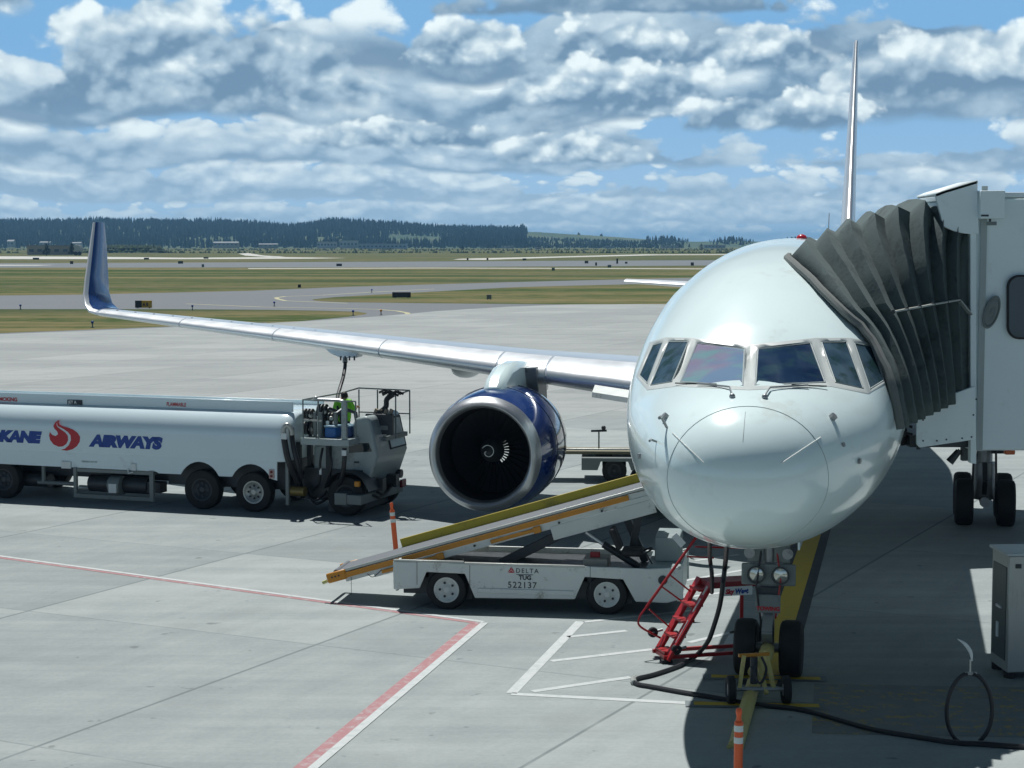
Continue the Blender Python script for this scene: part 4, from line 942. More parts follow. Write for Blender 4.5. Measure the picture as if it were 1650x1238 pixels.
# lift platform with railings
P0, P1 = tq(484, 711), tq(562, 714); pz = (P0[1] + P1[1]) / 2; pa0, pa1 = P0[0], P1[0]; pn = 2.25
m = MB(); m.fb(TR, pa0, pa1, 0, pn, pz - .08, pz + .07, TRUCKG); m.fb(TR, pa1, pa1 + .45, 1.0, pn, pz - .05, pz + .05, GREYP); plat = m.build('platform', truck, bevel=.01)
rt = tq(530, 646)[1]
def rail(pts, r, name='railing', mm=GREYP): m = MB(); m.tube([TP(*p) for p in pts], r, mm, 6); return m
m = MB(); top = [(pa0 + .05, .04, rt), (pa1 + .15, .04, rt)]; m.tube([TP(*p) for p in top], .018, GREYP, 6)
for a in (pa0 + .05, pa0 + .42, pa1 + .15): m.cyl(TP(a, .04, pz), TP(a, .04, rt), .018, GREYP, seg=6)
m.tube([TP(pa0 + .05, .04, rt), TP(pa0 + .35, pn * .6, rt + .05), TP(pa0 + .4, pn, rt + .10), TP(pa1 + .5, pn, rt + .08), TP(pa1 + .6, 1.2, rt + .05)], .018, GREYP, 6)
for a, n in ((pa1 + .5, pn), (pa1 + .6, 1.2), (pa0 + .4, pn), (pa1 - .3, pn)): m.cyl(TP(a, n, pz), TP(a, n, rt + .07), .018, GREYP, seg=6)
m.tube([TP(pa0 + .05, .04, (rt + pz) / 2 + .02), TP(pa0 + .5, .04, (rt + pz) / 2)], .02, ALUM, 6); m.tube([TP(pa0 + .4, pn, (rt + pz) / 2), TP(pa1 + .5, pn, (rt + pz) / 2)], .015, GREYP, 6)
m.build('railing', plat)
m = MB(); c = tq(555, 680, .06); m.fb(TR, c[0] - .06, c[0] + .06, .02, .10, pz + .07, rt + .0, TRUCKG); m.build('control_post', plat, bevel=.01)
m = MB(); c0_, c1_ = tq(507, 644, .12), tq(553, 646, .12); m.tube([TP(c0_[0], .12, c0_[1]), TP(c1_[0] - .1, .12, c1_[1] + .01), TP(c1_[0], .12, c1_[1] - .02)], .038, SILVER, 10); m.ball(TP(c0_[0] + .03, .12, c0_[1] + .02), .06, ALUM); m.build('steel_pipe', plat)
R2 = random.Random(3)
for px, py, r in ((500, 668, .13), (500, 690, .15), (522, 662, .15), (533, 672, .10)):
    a, z = tq(px, py, .45); m = MB()
    for k in range(3): m.lathe(TP(a - .12 + .08 * k, .45, z), TR.a, [(0, .03), (0, r), (.025, r), (.025, .03)], DKMET if k % 2 else BLKHOSE, 18)
    m.cyl(TP(a, .45, pz), TP(a, .45, z), .04, DKMET); m.ball(TP(a + .05, .36, z - .02), .05, ALUM, 8, 6); m.build('valve_manifold', plat)
for px in (508, 517, 541): a, z = tq(px, 690, .3); m = MB(); m.cyl(TP(a, .3, pz), TP(a, .3, z + .35), .045, GREYP); m.tube([TP(a, .3, z + .3), TP(a + .1, .5, z + .42), TP(a + .25, .8, z + .3), TP(a + .3, .9, pz)], .045, DKMET, 8); m.build('standpipe', plat)
# posts, hoses under the platform
for px, n in ((482, .3), (500, .9), (530, .5), (548, 1.2)): a = tq(px, 760, n)[0]; m = MB(); m.fb(TR, a - .05, a + .05, n - .05, n + .05, .35, pz - .06, DKMET); m.build('lift_mast', truck)
m = MB(); m.fb(TR, pa0 - .25, pa1 + .1, .7, 2.0, .35, 1.0, DKMET); m.fb(TR, pa0 + .2, pa1 - .1, 1.3, 2.1, 1.0, pz - .1, DKMET); m.build('pump_cabinet', truck, bevel=.02)
def hose(name, pts, r, par, mm=BLKHOSE, n=8, seg=8): m = MB(); m.tube(bez(pts, n), r, mm, seg); return m.build(name, par)
q = lambda px, py, n: TR.Q(px, py, n)
m = MB(); m.tube(bez([q(470, 700, -.02), q(469, 692, -.06), q(463, 685, -.1), q(457, 690, -.12), q(457, 699, -.12)], 5), .062, ALUM, 10); m.build('elbow_pipe', truck)
hose('hose', [q(457, 699, -.12), q(459, 715, -.12), q(464, 740, -.1), q(474, 765, .1), q(484, 785, .3)], .07, truck); hose('hose', [q(470, 690, .1), q(472, 715, .0), q(479, 745, .0), q(487, 770, .2)], .055, truck)
m = MB(); c = tq(457, 703, -.2); m.fb(TR, c[0] - .07, c[0] + .07, -.20, -.18, c[1] - .07, c[1] + .06, SIGNW); m.build('hose_tag', truck)
hose('hose', [q(555, 722, .0), q(555, 740, -.02), q(552, 765, .1), q(545, 785, .3)], .05, truck); m = MB(); c = tq(555, 731, -.06); m.fb(TR, c[0] - .06, c[0] + .05, -.08, -.06, c[1] - .05, c[1] + .07, SIGNW); m.build('hose_tag', truck)
m = MB(); c = tq(516, 760, .2); m.fb(TR, c[0] - .025, c[0] + .025, .2, .22, c[1] - .07, c[1] + .07, SIGNW); m.build('hose_tag', truck)
for pts in ([(495, 792, .5), (505, 806, .2), (520, 800, .3), (530, 785, .6)], [(498, 800, .5), (510, 812, .2), (528, 803, .4)], [(600, 798, .6), (612, 802, .8), (622, 792, 1.2), (628, 782, 1.6)], [(606, 792, .8), (620, 797, 1.0), (634, 780, 1.6)], [(520, 722, .3), (516, 745, .2), (515, 775, .3), (505, 790, .4)], [(530, 722, .3), (534, 750, .2), (525, 780, .3)]):
    hose('hose', [q(*p) for p in pts], .028, truck)
m = MB(); c0_, c1_ = tq(466, 788, .15), tq(492, 789, .15); m.cyl(TP(c0_[0], .15, c0_[1] - .04), TP(c1_[0], .15, c0_[1] - .04), .11, mat('dull_brass_tank', (.20, .15, .05), .35, metal=.3), seg=16); m.build('air_cylinder', truck)
m = MB(); c = tq(462, 770, .0); m.fb(TR, c[0] - .03, c[0] + .04, .0, .08, .22, 1.35, GREYP); m.build('front_post', truck)
# hose reel drum hanging on the far rail
m = MB(); cc = TP(pa1 + .55, 1.2, rt + .08)
for k in range(7): cx_ = cc + V((R2.uniform(-.2, .1), 0, R2.uniform(-.04, .05))); m.tube([cx_ + V((-.12, 0, 0)), cx_ + V((0, -.05, .06)), cx_ + V((.12, 0, 0))], .03, BLKHOSE, 6)
m.tube(bez([cc, cc + V((-.15, 0, -.12)), cc + V((-.18, 0, -.3)), cc + V((-.4, 0, -.5)), cc + V((-.42, 0, -.75))], 5), [.06] * 21, BLKHOSE, 8)
m.build('coiled_hose', plat)
m = MB(); m.fb(TR, pa1 - .05, pa1 + .6, 1.0, 1.1, pz + .1, pz + .55, DKMET); m.fb(TR, pa1 + .0, pa1 + .5, .98, 1.0, pz + .2, pz + .3, GREYP); m.build('control_box', plat, bevel=.02)
m = MB(); c = tq(618, 664, 1.0)
for k in range(4): m.cyl(TP(c[0] - .25 + .12 * k, 1.1, c[1] - .04), TP(c[0] - .17 + .12 * k, 1.1, c[1] + .05), .05, mat('beige_roof_lamp', (.25, .22, .17), .6), seg=8)
m.build('roof_fitting', cab) if False else None
for k in range(4): mm_ = MB(); mm_.cyl(TP(c[0] - .25 + .12 * k, 1.1, c[1] - .06), TP(c[0] - .2 + .12 * k, 1.1, c[1] + .05), .05, MATS['beige_roof_lamp'], seg=8); mm_.build('roof_lamp', cab)
# coolers on the platform
for px, n, lab, mm, w in ((535, .28, 'bright blue plastic box standing on the truck platform by the railing', COOLB, .26), (561, .5, 'darker blue box behind the control post on the truck platform', mat('dark_blue_box', (.015, .05, .16), .4), .22)):
    a, z = tq(px, 700, n); t = thing('storage_box', TP(a, n, pz + .07), lab, 'box', 'boxes on the truck platform')
    b = MB(); b.fb(TR, a - w / 2, a + w / 2, n - .1, n + .22, pz + .075, pz + .30, mm); b.build('body', t, bevel=.02); b = MB(); b.fb(TR, a - w / 2 - .015, a + w / 2 + .015, n - .115, n + .235, pz + .303, pz + .345, mat('pale_blue_lid', (.22, .36, .46), .4)); b.build('lid', t, bevel=.015)
# fuel hose up to the wing
h0 = q(545, 655, 1.0); m = MB(); m.tube(bez([U(556, 578, 41.7), U(556, 590, 41.6), U(553, 608, 41.3), U(548, 625, 41.0), U(544, 640, 40.6), h0, h0 - UP * .4], 6), .042, BLKHOSE, 10)
fh = m.build('fuel_hose', origin=h0); tag(fh, 'thick black fuel hose rising from the truck platform to the wing panel', 'hose')
m = MB(); m.cyl(U(556, 577, 41.7), U(556, 584, 41.65), .06, STEEL); m.build('nozzle', fh)
# ---------------------------------------------------------------- person kneeling on the platform
def skin_mesh(name, verts, edges, radii, m, parent, org, root=0, sub=2):
    me = bpy.data.meshes.new(name); me.from_pydata([V(v) - org for v in verts], edges, []); o = bpy.data.objects.new(name, me); COL.objects.link(o)
    md = o.modifiers.new('skin', 'SKIN'); md.use_smooth_shade = True
    for i, r in enumerate(radii):
        sv = me.skin_vertices[0].data[i]; sv.radius = r if isinstance(r, tuple) else (r, r); sv.use_root = (i == root)
    sb = o.modifiers.new('sub', 'SUBSURF'); sb.levels = sb.render_levels = sub
    dg = bpy.context.evaluated_depsgraph_get(); ev = o.evaluated_get(dg); nm = bpy.data.meshes.new_from_object(ev); bpy.data.objects.remove(o)
    nm.materials.clear(); nm.materials.append(m); nm.polygons.foreach_set('use_smooth', [True] * len(nm.polygons))
    o = bpy.data.objects.new(name, nm); COL.objects.link(o)
    if parent: o.parent = parent
    return o
kn = 1.05; ka = tq(553, 680, kn)[0]; kb = TP(ka, kn, pz + .07); HT = tq(551, 632, kn)[1] - (pz + .07)    # seated height available
per = thing('person', kb, 'person in a bright green hi-vis shirt kneeling on the truck platform, seen from behind', 'person'); org = ORG[per.name]
sc = HT / 1.15
def bp(x, y, z): return kb + (TR.a * x + TR.n * y) * sc + UP * z * sc      # x right, y ahead (away), z up
body_v = [bp(0, 0, .28), bp(0, .02, .48), bp(0, .03, .72), bp(0, .03, .93), bp(0, .06, .98), bp(0, .10, 1.03), bp(0, .11, 1.08),
          bp(-.19, .03, .90), bp(-.30, .08, .64), bp(-.24, .32, .66), bp(-.22, .40, .68), bp(.19, .03, .90), bp(.30, .08, .64), bp(.24, .32, .70), bp(.22, .40, .72),
          bp(-.11, .02, .24), bp(-.14, .42, .10), bp(-.12, -.02, .08), bp(.11, .02, .24), bp(.14, .42, .10), bp(.12, -.02, .08), bp(-.12, -.12, .03), bp(.12, -.12, .03)]
be = [(0, 1), (1, 2), (2, 3), (3, 4), (4, 5), (5, 6), (3, 7), (7, 8), (8, 9), (9, 10), (3, 11), (11, 12), (12, 13), (13, 14), (0, 15), (15, 16), (16, 17), (0, 18), (18, 19), (19, 20), (17, 21), (20, 22)]
br = [(.15, .12), (.13, .10), (.15, .10), (.12, .08), (.055, .055), (.085, .095), (.075, .085), (.06, .06), .045, .034, .03, (.06, .06), .045, .034, .03, .085, .065, .045, .085, .065, .045, .045, .045]
br = [tuple(k * sc for k in r) if isinstance(r, tuple) else r * sc for r in br]
body = skin_mesh('body', body_v, be, br, SKIN, per, org)
for s_ in (-1, 1):   # hands: palm and curled fingers
    hb = bp(s_ * .22, .42, .68 if s_ < 0 else .72); hv = [hb, hb + (TR.n * .07) * sc]; he = [(0, 1)]; hr = [.032 * sc, .034 * sc]
    for f in range(4):
        i = len(hv); o_ = TR.a * (f - 1.5) * .02 * sc; hv += [hb + o_ + TR.n * .10 * sc, hb + o_ + TR.n * .13 * sc - UP * .02 * sc, hb + o_ + TR.n * .12 * sc - UP * (.05 + .004 * f) * sc]; he += [(1, i), (i, i + 1), (i + 1, i + 2)]; hr += [.010 * sc, .009 * sc, .008 * sc]
    i = len(hv); hv += [hb - TR.a * s_ * .04 * sc + TR.n * .05 * sc, hb - TR.a * s_ * .05 * sc + TR.n * .09 * sc - UP * .02 * sc]; he += [(0, i), (i, i + 1)]; hr += [.011 * sc, .009 * sc]
    skin_mesh('hand', hv, he, hr, SKIN, per, org, sub=1)
shirt_v = body_v[:4] + [bp(0, .03, .98)] + body_v[7:9] + [bp(-.27, .20, .65)] + body_v[11:13] + [bp(.27, .20, .67)]
shirt_r = [(.225, .17), (.235, .17), (.255, .16), (.19, .12), (.075, .07), (.082, .08), .072, .058, (.082, .08), .072, .058]
skin_mesh('shirt', shirt_v, [(0, 1), (1, 2), (2, 3), (3, 4), (3, 5), (5, 6), (6, 7), (3, 8), (8, 9), (9, 10)], [tuple(k * sc for k in r) if isinstance(r, tuple) else r * sc for r in shirt_r], HIVIS, per, org)
skin_mesh('trousers', [bp(0, 0, .28), bp(-.11, .02, .24), bp(-.14, .42, .10), bp(-.12, -.02, .09), bp(.11, .02, .24), bp(.14, .42, .10), bp(.12, -.02, .09)], [(0, 1), (1, 2), (2, 3), (0, 4), (4, 5), (5, 6)], [k * sc for k in (.14, .105, .085, .07, .105, .085, .07)], TROUS, per, org)
m = MB(); m.ball(bp(0, .085, 1.06), .108 * sc, HAIR, 16, 10, (.92, 1.05, 1.0)); m.build('hair', per)
m = MB(); [m.ball(bp(s_ * .09, .05, 1.12), .022 * sc, SKIN, 8, 6, (.6, 1, 1.4)) for s_ in (-1, 1)]; m.build('ears', per) if False else None
for s_ in (-1, 1): m = MB(); m.ball(bp(s_ * .098, .10, 1.02), .024 * sc, SKIN, 8, 6, (.6, 1, 1.4)); m.build('ear', per)
m = MB(); m.ball(bp(0, .20, 1.01), .018 * sc, SKIN, 8, 6, (1, 1, 1.5)); m.build('nose', per)
for s_ in (-1, 1): m = MB(); m.ball(bp(s_ * .033, .185, 1.04), .012 * sc, TXTK, 8, 6); m.build('eye', per)
m = MB(); m.box(bp(0, .19, .97), .04 * sc, .006, .008 * sc, REDM, TR.a, TR.n); m.build('mouth', per)
# ================================================================ BELT LOADER
LD = Frame(G(720, 985), radians(-8.7)); lq = LD.fit; LP = LD.P; LQ = LD.Q
ld = thing('belt_loader', LP(1.2, .85, 0), 'white belt loader with orange and yellow raised conveyor, in front of the engine', 'belt loader')
def side_panel(n, name):
    P_ = [(634, 950), (633, 905), (750, 908), (945, 913), (1045, 917), (1088, 915), (1100, 912), (1101, 965), (1075, 972), (1024, 970), (1004, 934), (942, 930), (926, 966), (765, 964), (749, 925), (687, 922), (676, 948)]
    m = MB(); m.prism([LP(lq(x, y)[0], n, lq(x, y)[1]) for x, y in P_], LD.n * .04, LOADW); return m.build(name, ld, bevel=.012)
sp_ = side_panel(0, 'side_panel'); side_panel(1.72, 'side_panel')
la0, la1 = lq(634, 905)[0], lq(1100, 912)[0]; ltz = lq(800, 909)[1]
m = MB(); m.fb(LD, la0 + .02, la1 - .5, .045, 1.715, ltz - .16, ltz - .10, DKMET); m.fb(LD, la0 + .02, la0 + .06, .045, 1.715, .30, ltz - .01, LOADW); m.fb(LD, la1 - .06, la1 - .02, .045, 1.715, .30, ltz - .005, LOADW)
m.fb(LD, la0 + .1, la1 - .1, .3, 1.45, .22, .5, DKMET); m.build('chassis', ld, bevel=.01)
m = MB(); m.fb(LD, la0, lq(748, 908)[0] - .01, -.008, .045, ltz - .0, ltz + .03, ALUM); m.fb(LD, lq(748, 908)[0], lq(942, 912)[0], -.012, .05, ltz - .03, ltz + .012, ALUM); m.build('top_trim', ld, bevel=.004)
m = MB(); a, z = lq(770, 952); a1_ = lq(925, 955)[0]; m.fb(LD, a, a1_, -.02, .0, z - .035, z + .045, LOADW); m.build('bumper_strip', ld, bevel=.012)
for px in (672, 757, 951): a = lq(px, 940)[0]; m = MB(); m.fb(LD, a - .004, a + .004, -.003, .0, .42 if px != 757 else .35, ltz, DKMET); m.build('panel_joint', ld)
for px, s0 in ((718, 1), (977, 1)):
    a = lq(px, 960)[0]
    wheel_parts(LP(a, .16, .335), -LD.n, .335, .21, ld, rimr=.62, rimm=LOADW, holes=5); wheel_parts(LP(a, 1.6, .335), LD.n, .335, .21, ld, rimr=.62, rimm=LOADW)
    for k in range(5): t = 2 * pi * k / 5; c = LP(a, .135, .335) + (LD.a * cos(t) + UP * sin(t)) * .055; m = MB(); m.cyl(c, c - LD.n * .03, .012, DKMET, seg=6); m.build('wheel_nut', ld)
    m = MB(); m.fb(LD, a - .34, a + .38, .30, .32, .15, ltz - .1, DKMET); m.build('wheel_well', ld)
# lettering
a, z = lq(831, 923); text('DELTA', .105, LP(a, -.004, z + .0), LD.a, UP, TXTK, sp_, sp=1.28, bold=.0005)
a, z = lq(818, 923); 
for tri in ([(0, .0), (.058, .10), (.058, .045)], [(.064, .10), (.122, .0), (.064, .045)], [(.01, -.012 + .012), (.058, .036), (.112, 0)]):
    m = MB(); m.add([LP(a + x, -.004, z + y) for x, y in tri], [(0, 1, 2)], TXTR); m.build('triangle_emblem', sp_, fixn=False)
a, z = lq(836, 934); text('TUG', .10, LP(a, -.004, z), LD.a, UP, TXTK, sp_, bold=.004, sx=1.0); a1_ = lq(859, 926)[0]; m = MB(); m.fb(LD, lq(832, 926)[0], a1_, -.004, .0, z + .078, z + .088, TXTK); m.build('emblem_bar', sp_)
a, z = lq(818, 947); text('522137', .145, LP(a, -.004, z), LD.a, UP, TXTK, sp_, sp=1.12, bold=.001)
# conveyor
CN0, CN1 = .42, 1.36
c0 = LQ(529, 924, CN0); c1 = LQ(1050, 781, CN0); cd = (c1 - c0).normalized(); cu_ = LD.n.cross(cd) * -1
if cu_.z < 0: cu_ = -cu_
CL = (c1 - c0).length
def cbox(m, t0, t1, n0, n1, h0, h1, mm): m.box(c0 + cd * (t0 + t1) / 2 + LD.n * (n0 + n1) / 2 + cu_ * (h0 + h1) / 2, t1 - t0, n1 - n0, h1 - h0, mm, cd, LD.n, cu_)
W_ = CN1 - CN0
m = MB(); cbox(m, .25, CL, .02, W_, -.22, -.06, LOADW); cbox(m, .75, CL, 0, .03, -.27, -.15, LOADW); cbox(m, CL * .68, CL - .05, -.008, .035, -.46, -.23, LOADW); cbox(m, CL * .68, CL - .05, W_ - .03, W_ + .01, -.46, -.20, LOADW)
conv = m.build('conveyor', ld, bevel=.008)
m = MB(); cbox(m, .12, CL + .05, .04, W_ - .02, -.055, -.005, BELT); m.cyl(c0 + cd * .12 + LD.n * .05 - cu_ * .03, c0 + cd * .12 + LD.n * (W_ - .03) - cu_ * .03, .055, BELT, seg=14); m.build('belt', conv, bevel=.01)
m = MB(); cbox(m, .3, CL, -.012, .03, -.045, .0, ALUM); m.build('near_rail', conv, bevel=.006)
m = MB(); cbox(m, .15, CL - .42, -.018, .0, -.15, -.06, ORANGE); m.build('orange_strip', conv, bevel=.008)
for t0, t1 in ((.16, .34), (.50, .64)): m = MB(); cbox(m, CL * t0, CL * t1, -.05, -.02, -.24, -.18, ORANGE); cbox(m, CL * t1 - .05, CL * t1 + .08, -.06, -.015, -.27, -.16, ORANGE); m.build('side_bumper', conv, bevel=.01)
m = MB(); t_ = (LQ(648, 880, CN1) - c0).dot(cd); cbox(m, t_, CL, W_ - .03, W_ + .02, -.02, .14, YELLOW); m.build('far_guard_rail', conv, bevel=.006)
m = MB(); cbox(m, -.05, .30, -.03, .03, -.17, .0, ORANGE); cbox(m, -.05, .30, W_ - .03, W_ + .03, -.15, .0, ORANGE); cbox(m, -.06, .0, .03, W_ - .03, -.15, -.06, RUBB)
hd = m.build('head_frame', conv, bevel=.03)
for k in range(3): m = MB(); p = c0 + cd * (.05 + .06 * k) - LD.n * .031 - cu_ * .08; m.cyl(p, p - LD.n * .005, .016, DKMET, seg=8); m.build('bolt_hole', hd) if False else m.build('head_bolt', conv)
m = MB(); m.cyl(c0 - cd * .06 - cu_ * .12, c0 - cd * .14 - cu_ * .13, .03, mat('pale_yellow_rubber', (.5, .5, .2), .5), seg=8); m.build('rubber_stop', conv)
hose('safety_cable', [LQ(592, 925, CN0), LQ(600, 930, CN0 - .02), LQ(608, 925, CN0 - .02), LQ(615, 918, CN0)], .006, conv); m = MB(); p = LQ(566, 930, CN0); m.cyl(p, p - UP * .30, .004, DKMET, seg=5); m.build('ground_strap', conv)
for k in range(5): m = MB(); tt_ = CL * (.32 + .13 * k); p = c0 + cd * tt_ - LD.n * .013 - cu_ * .2; m.cyl(p, p - LD.n * .02, .02, DKMET, seg=8); m.build('roller_bolt', conv)
# lift arm, cylinder, driver's station
m = MB(); m.bar(LQ(808, 908, .75), LQ(950, 838, .75), .10, .16, DKMET); m.bar(LQ(808, 908, 1.2), LQ(950, 838, 1.2), .10, .16, DKMET); m.build('lift_arm', ld, bevel=.01)
m = MB(); m.bar(LQ(1035, 800, .75), LQ(1020, 880, .75), .08, .12, DKMET); m.bar(LQ(1000, 812, 1.1), LQ(1040, 905, 1.1), .09, .12, DKMET); m.build('support_leg', ld)
m = MB(); m.cyl(LQ(944, 858, .6), LQ(975, 880, .6), .025, SILVER); m.cyl(LQ(972, 877, .6), LQ(1030, 914, .6), .06, DKMET); m.build('hydraulic_cylinder', ld)
m = MB(); sp0 = lq(1002, 893, .35)
m.bar(LQ(1000, 884, .35), LQ(986, 850, .35), .35, .10, RUBB); m.build('seat_back', ld, bevel=.04)
m = MB(); m.fb(LD, sp0[0], sp0[0] + .36, .2, .6, sp0[1] - .02, sp0[1] + .10, RUBB); m.build('seat', ld, bevel=.04)
m = MB(); a = lq(940, 890, .4)[0]; m.fb(LD, a, a + .4, .35, .9, ltz - .1, ltz + .06, mat('dull_cream_box', (.42, .38, .33), .6)); m.fb(LD, a + .1, a + .26, .5, .6, ltz + .06, ltz + .15, REDM); m.build('tool_box', ld, bevel=.01)
m = MB(); a = lq(1045, 890, .5)[0]; m.fb(LD, a, a + .55, .1, 1.6, ltz - .12, ltz + .02, mat('engine_cover_grey', (.24, .29, .29), .5)); m.fb(LD, a + .10, a + .5, .5, 1.5, ltz + .02, ltz + .42, MATS['engine_cover_grey']); m.build('engine_cover', ld, bevel=.02)
m = MB(); p0_, p1_ = LQ(1086, 862, .2), LQ(1101, 879, .2); m.bar(p0_, p1_, .02, .11, SIGNW); m.build('marker_board', ld, bevel=.005)
m = MB(); a = lq(1052, 892, .3)[0]; m.cyl(LP(a, .3, ltz), LP(a - .12, .3, ltz + .2), .012, DKMET); m.lathe(LP(a - .12, .3, ltz + .2), V((-.5, 0, 1)), [(0, .13), (.015, .14), (.03, .13)], RUBB, 18); m.build('steering_wheel', ld)
m = MB(); a, z = lq(1068, 935); m.lathe(LP(a, -.005, z), -LD.n, [(-.01, .075), (.012, .075), (.012, .055), (-.004, .05), (-.004, .001)], DKMET, 20); m.build('tail_lamp', ld)
# ---------------------------------------------------------------- second belt loader behind the engine
B2 = Frame(G(990, 779), radians(-3)); b2 = thing('belt_loader', B2.P(1, .8, 0), 'grey belt loader with level conveyor, in shade behind the engine', 'belt loader')
m = MB(); fb0 = B2.fit(937, 745)[0]; z1 = B2.fit(950, 738)[1]; z0 = B2.fit(950, 758)[1]
a_ = B2.fit(990, 760)[0]
m.prism([B2.P(a, 0, z) for a, z in ((fb0, z0), (fb0, z1), (fb0 + 4.2, z1), (fb0 + 4.2, z0), (a_ + .42, z0), (a_ + .34, z0 + .22), (a_ - .34, z0 + .22), (a_ - .42, z0))], B2.n * 1.6, GREYP); m.build('chassis', b2, bevel=.01)
for k in (a_, a_ + 2.6): wheel_parts(B2.P(k, .12, .31), -B2.n, .31, .2, b2, rimm=DKMET); wheel_parts(B2.P(k, 1.5, .31), B2.n, .31, .2, b2, rimm=DKMET)
m = MB(); c_ = B2.fit(903, 729, .3); zz_ = c_[1]; m.fb(B2, c_[0] - .6, c_[0] + 6, .3, 1.2, zz_ - .05, zz_ + .03, mat('khaki_conveyor', (.22, .20, .13), .5, dirt=(.1, .1, .08))); m.fb(B2, c_[0] - .6, c_[0] + 6, .29, .33, zz_ + .06, zz_ + .10, ALUM); m.build('conveyor', b2, bevel=.01)
m = MB(); m.cyl(B2.P(c_[0] - .62, .3, zz_), B2.P(c_[0] - .62, 1.2, zz_), .07, BELT); m.fb(B2, c_[0] + .9, c_[0] + 1.3, .5, 1.0, zz_ - .25, zz_ - .05, DKMET); m.build('head_roller', b2)
t = B2.Q(965, 722, .9); t1 = B2.Q(965, 694, .9); m = MB(); m.cyl(t - UP * .1, t1, .02, GREYP); m.bar(t1 - V((.2, 0, .01)), t1 + V((.2, 0, .0)), .07, .05, DKMET); m.ball(t1 + V((.12, 0, .07)), .06, DKMET); m.build('light_mast', b2)
# ---------------------------------------------------------------- delineator posts
def post(px, d, zt_, lean, label):
    b = U(px, 800, d); b.z = 0; t = thing('delineator_post', b, label, 'traffic post', 'orange delineator posts'); top = b + V((lean, 0, zt_))
    def at(k): return b.lerp(top, k)
    ax = (top - b).normalized(); L_ = (top - b).length
    m = MB(); m.lathe(b, ax, [(0.02, .05), (.05, .048), (L_ * .62, .048), (L_ * .86, .048), (L_ * .865, .046), (L_ * .88, .03), (L_ * .90, .027), (L_ * .93, .026), (L_ * .945, .034), (L_ * .985, .033), (L_, .022), (L_, .001)], DELO, 24); m.build('post', t)
    for k in (.66, .775): m = MB(); m.lathe(b, ax, [(L_ * k, .0485), (L_ * k, .0505), (L_ * (k + .06), .0505), (L_ * (k + .06), .0485)], REFL, 24); m.build('reflective_band', t)
    m = MB(); m.lathe(b, UP, [(0, .22), (.03, .22), (.05, .17), (.06, .06)], RUBB, 8); m.build('base', t)
post(639, 33.8, 1.10, -.10, 'orange post with two pale bands standing behind the low end of the belt loader')
post(1193.5, 18.7, 1.10, 0.005, 'orange post with white bands at the bottom edge, in front of the tow bar')
# ---------------------------------------------------------------- red maintenance steps
SO = G(1057, 1060); tf = U(1128, 931, 1); r_ = ray(1128, 931); k_ = (1.14 - H) / r_.z; TFp = V((r_.x * k_, r_.y * k_, 1.14))
ang = atan2(TFp.y - SO.y, TFp.x - SO.x); SF = Frame(SO, ang); stp = thing('maintenance_steps', SF.P(.5, -.25, 0), 'red steel maintenance steps with small platform and sign, left of the nose gear', 'steps')
SW = .42
at_ = (TFp - SO).dot(SF.a); zt_ = 1.14
for n in (0, -SW):
    m = MB(); m.bar(SF.P(0, n, .06), SF.P(at_, n, zt_), .16, .05, REDM); m.build('stringer', stp, bevel=.006)
for k in range(5):
    f = (k + .6) / 5.2; m = MB(); m.box(SF.P(at_ * f, -SW / 2, zt_ * f + .02), .20, SW - .05, .035, REDM, SF.a, SF.n); m.build('tread', stp, bevel=.004)
m = MB(); m.fb(SF, at_ - .02, at_ + .70, -SW, 0, zt_ - .09, zt_, mat('dark_red_platform', (.20, .01, .015), .5)); m.build('platform', stp, bevel=.008)
m = MB()
for n in (-SW, 0): m.bar(SF.P(-.05, n, .10), SF.P(at_ + .70, n, .10), .05, .05, REDM)
m.bar(SF.P(at_ + .66, 0, .1), SF.P(at_ + .66, 0, zt_ - .1), .05, .05, REDM); m.bar(SF.P(0, -SW, .1), SF.P(0, 0, .1), .05, .05, REDM)
m.build('base_frame', stp)
sq = lambda x, y, n=0: SF.Q(x, y, n)
m = MB(); m.tube([sq(1041, 979), sq(1123, 864), sq(1133, 858)], .022, REDM, 8); m.tube(bez([sq(1041, 979), sq(1030, 996), sq(1032, 1010), sq(1064, 1028)], 6), .016, REDM, 8)
for a, b in (((1080, 927), (1116, 956)), ((1067, 946), (1107, 975)), ((1046, 982), (1078, 1010)), ((1120, 881), (1215, 884)), ((1107, 897), (1150, 899))): m.tube([sq(*a), sq(*b)], .014, REDM, 6)
m.tube([sq(1168, 900), sq(1168, 932)], .014, REDM, 6); m.build('handrail', stp)
a, z = SF.fit(1168, 956, -SW); m = MB(); m.fb(SF, a - .02, a + .42, -SW - .02, -SW - .0, z - .04, z + .09, SIGNW); sg = m.build('name_board', stp)
text('Sky', .095, SF.P(a, -SW - .022, z - .01), SF.a, UP, TXTR, sg, bold=.006, shear=.15, sx=.95); text('West', .095, SF.P(a + .148, -SW - .022, z - .01), SF.a, UP, TXTB, sg, bold=.006, shear=.15, sx=.95)
for f, w in ((.30, .17), (.44, .2), (.70, .22), (.88, .14)): m = MB(); p = SF.P(at_ * f, -SW - .032, zt_ * f + .02); dd_ = (SF.a * at_ + UP * zt_).normalized(); m.box(p, w, .006, .09, SIGNW, dd_, SF.n, SF.n.cross(dd_)); m.build('warning_label', stp)
for px, py in ((1090, 1047), (1052, 1019)): p = sq(px, py, -SW - .05 if px > 1080 else .05); m = MB(); m.lathe(p - SF.n * .03, SF.n, [(0, .02), (0, .065), (.01, .075), (.05, .075), (.06, .065), (.06, .02)], TYRE, 18); m.cyl(p, p + SF.a * .15 + UP * .03, .02, STEEL); m.build('caster', stp)
m = MB(); m.fb(SF, -.08, .08, -SW - .04, -SW + .08, 0, .07, RUBB); m.build('foot', stp, bevel=.01)
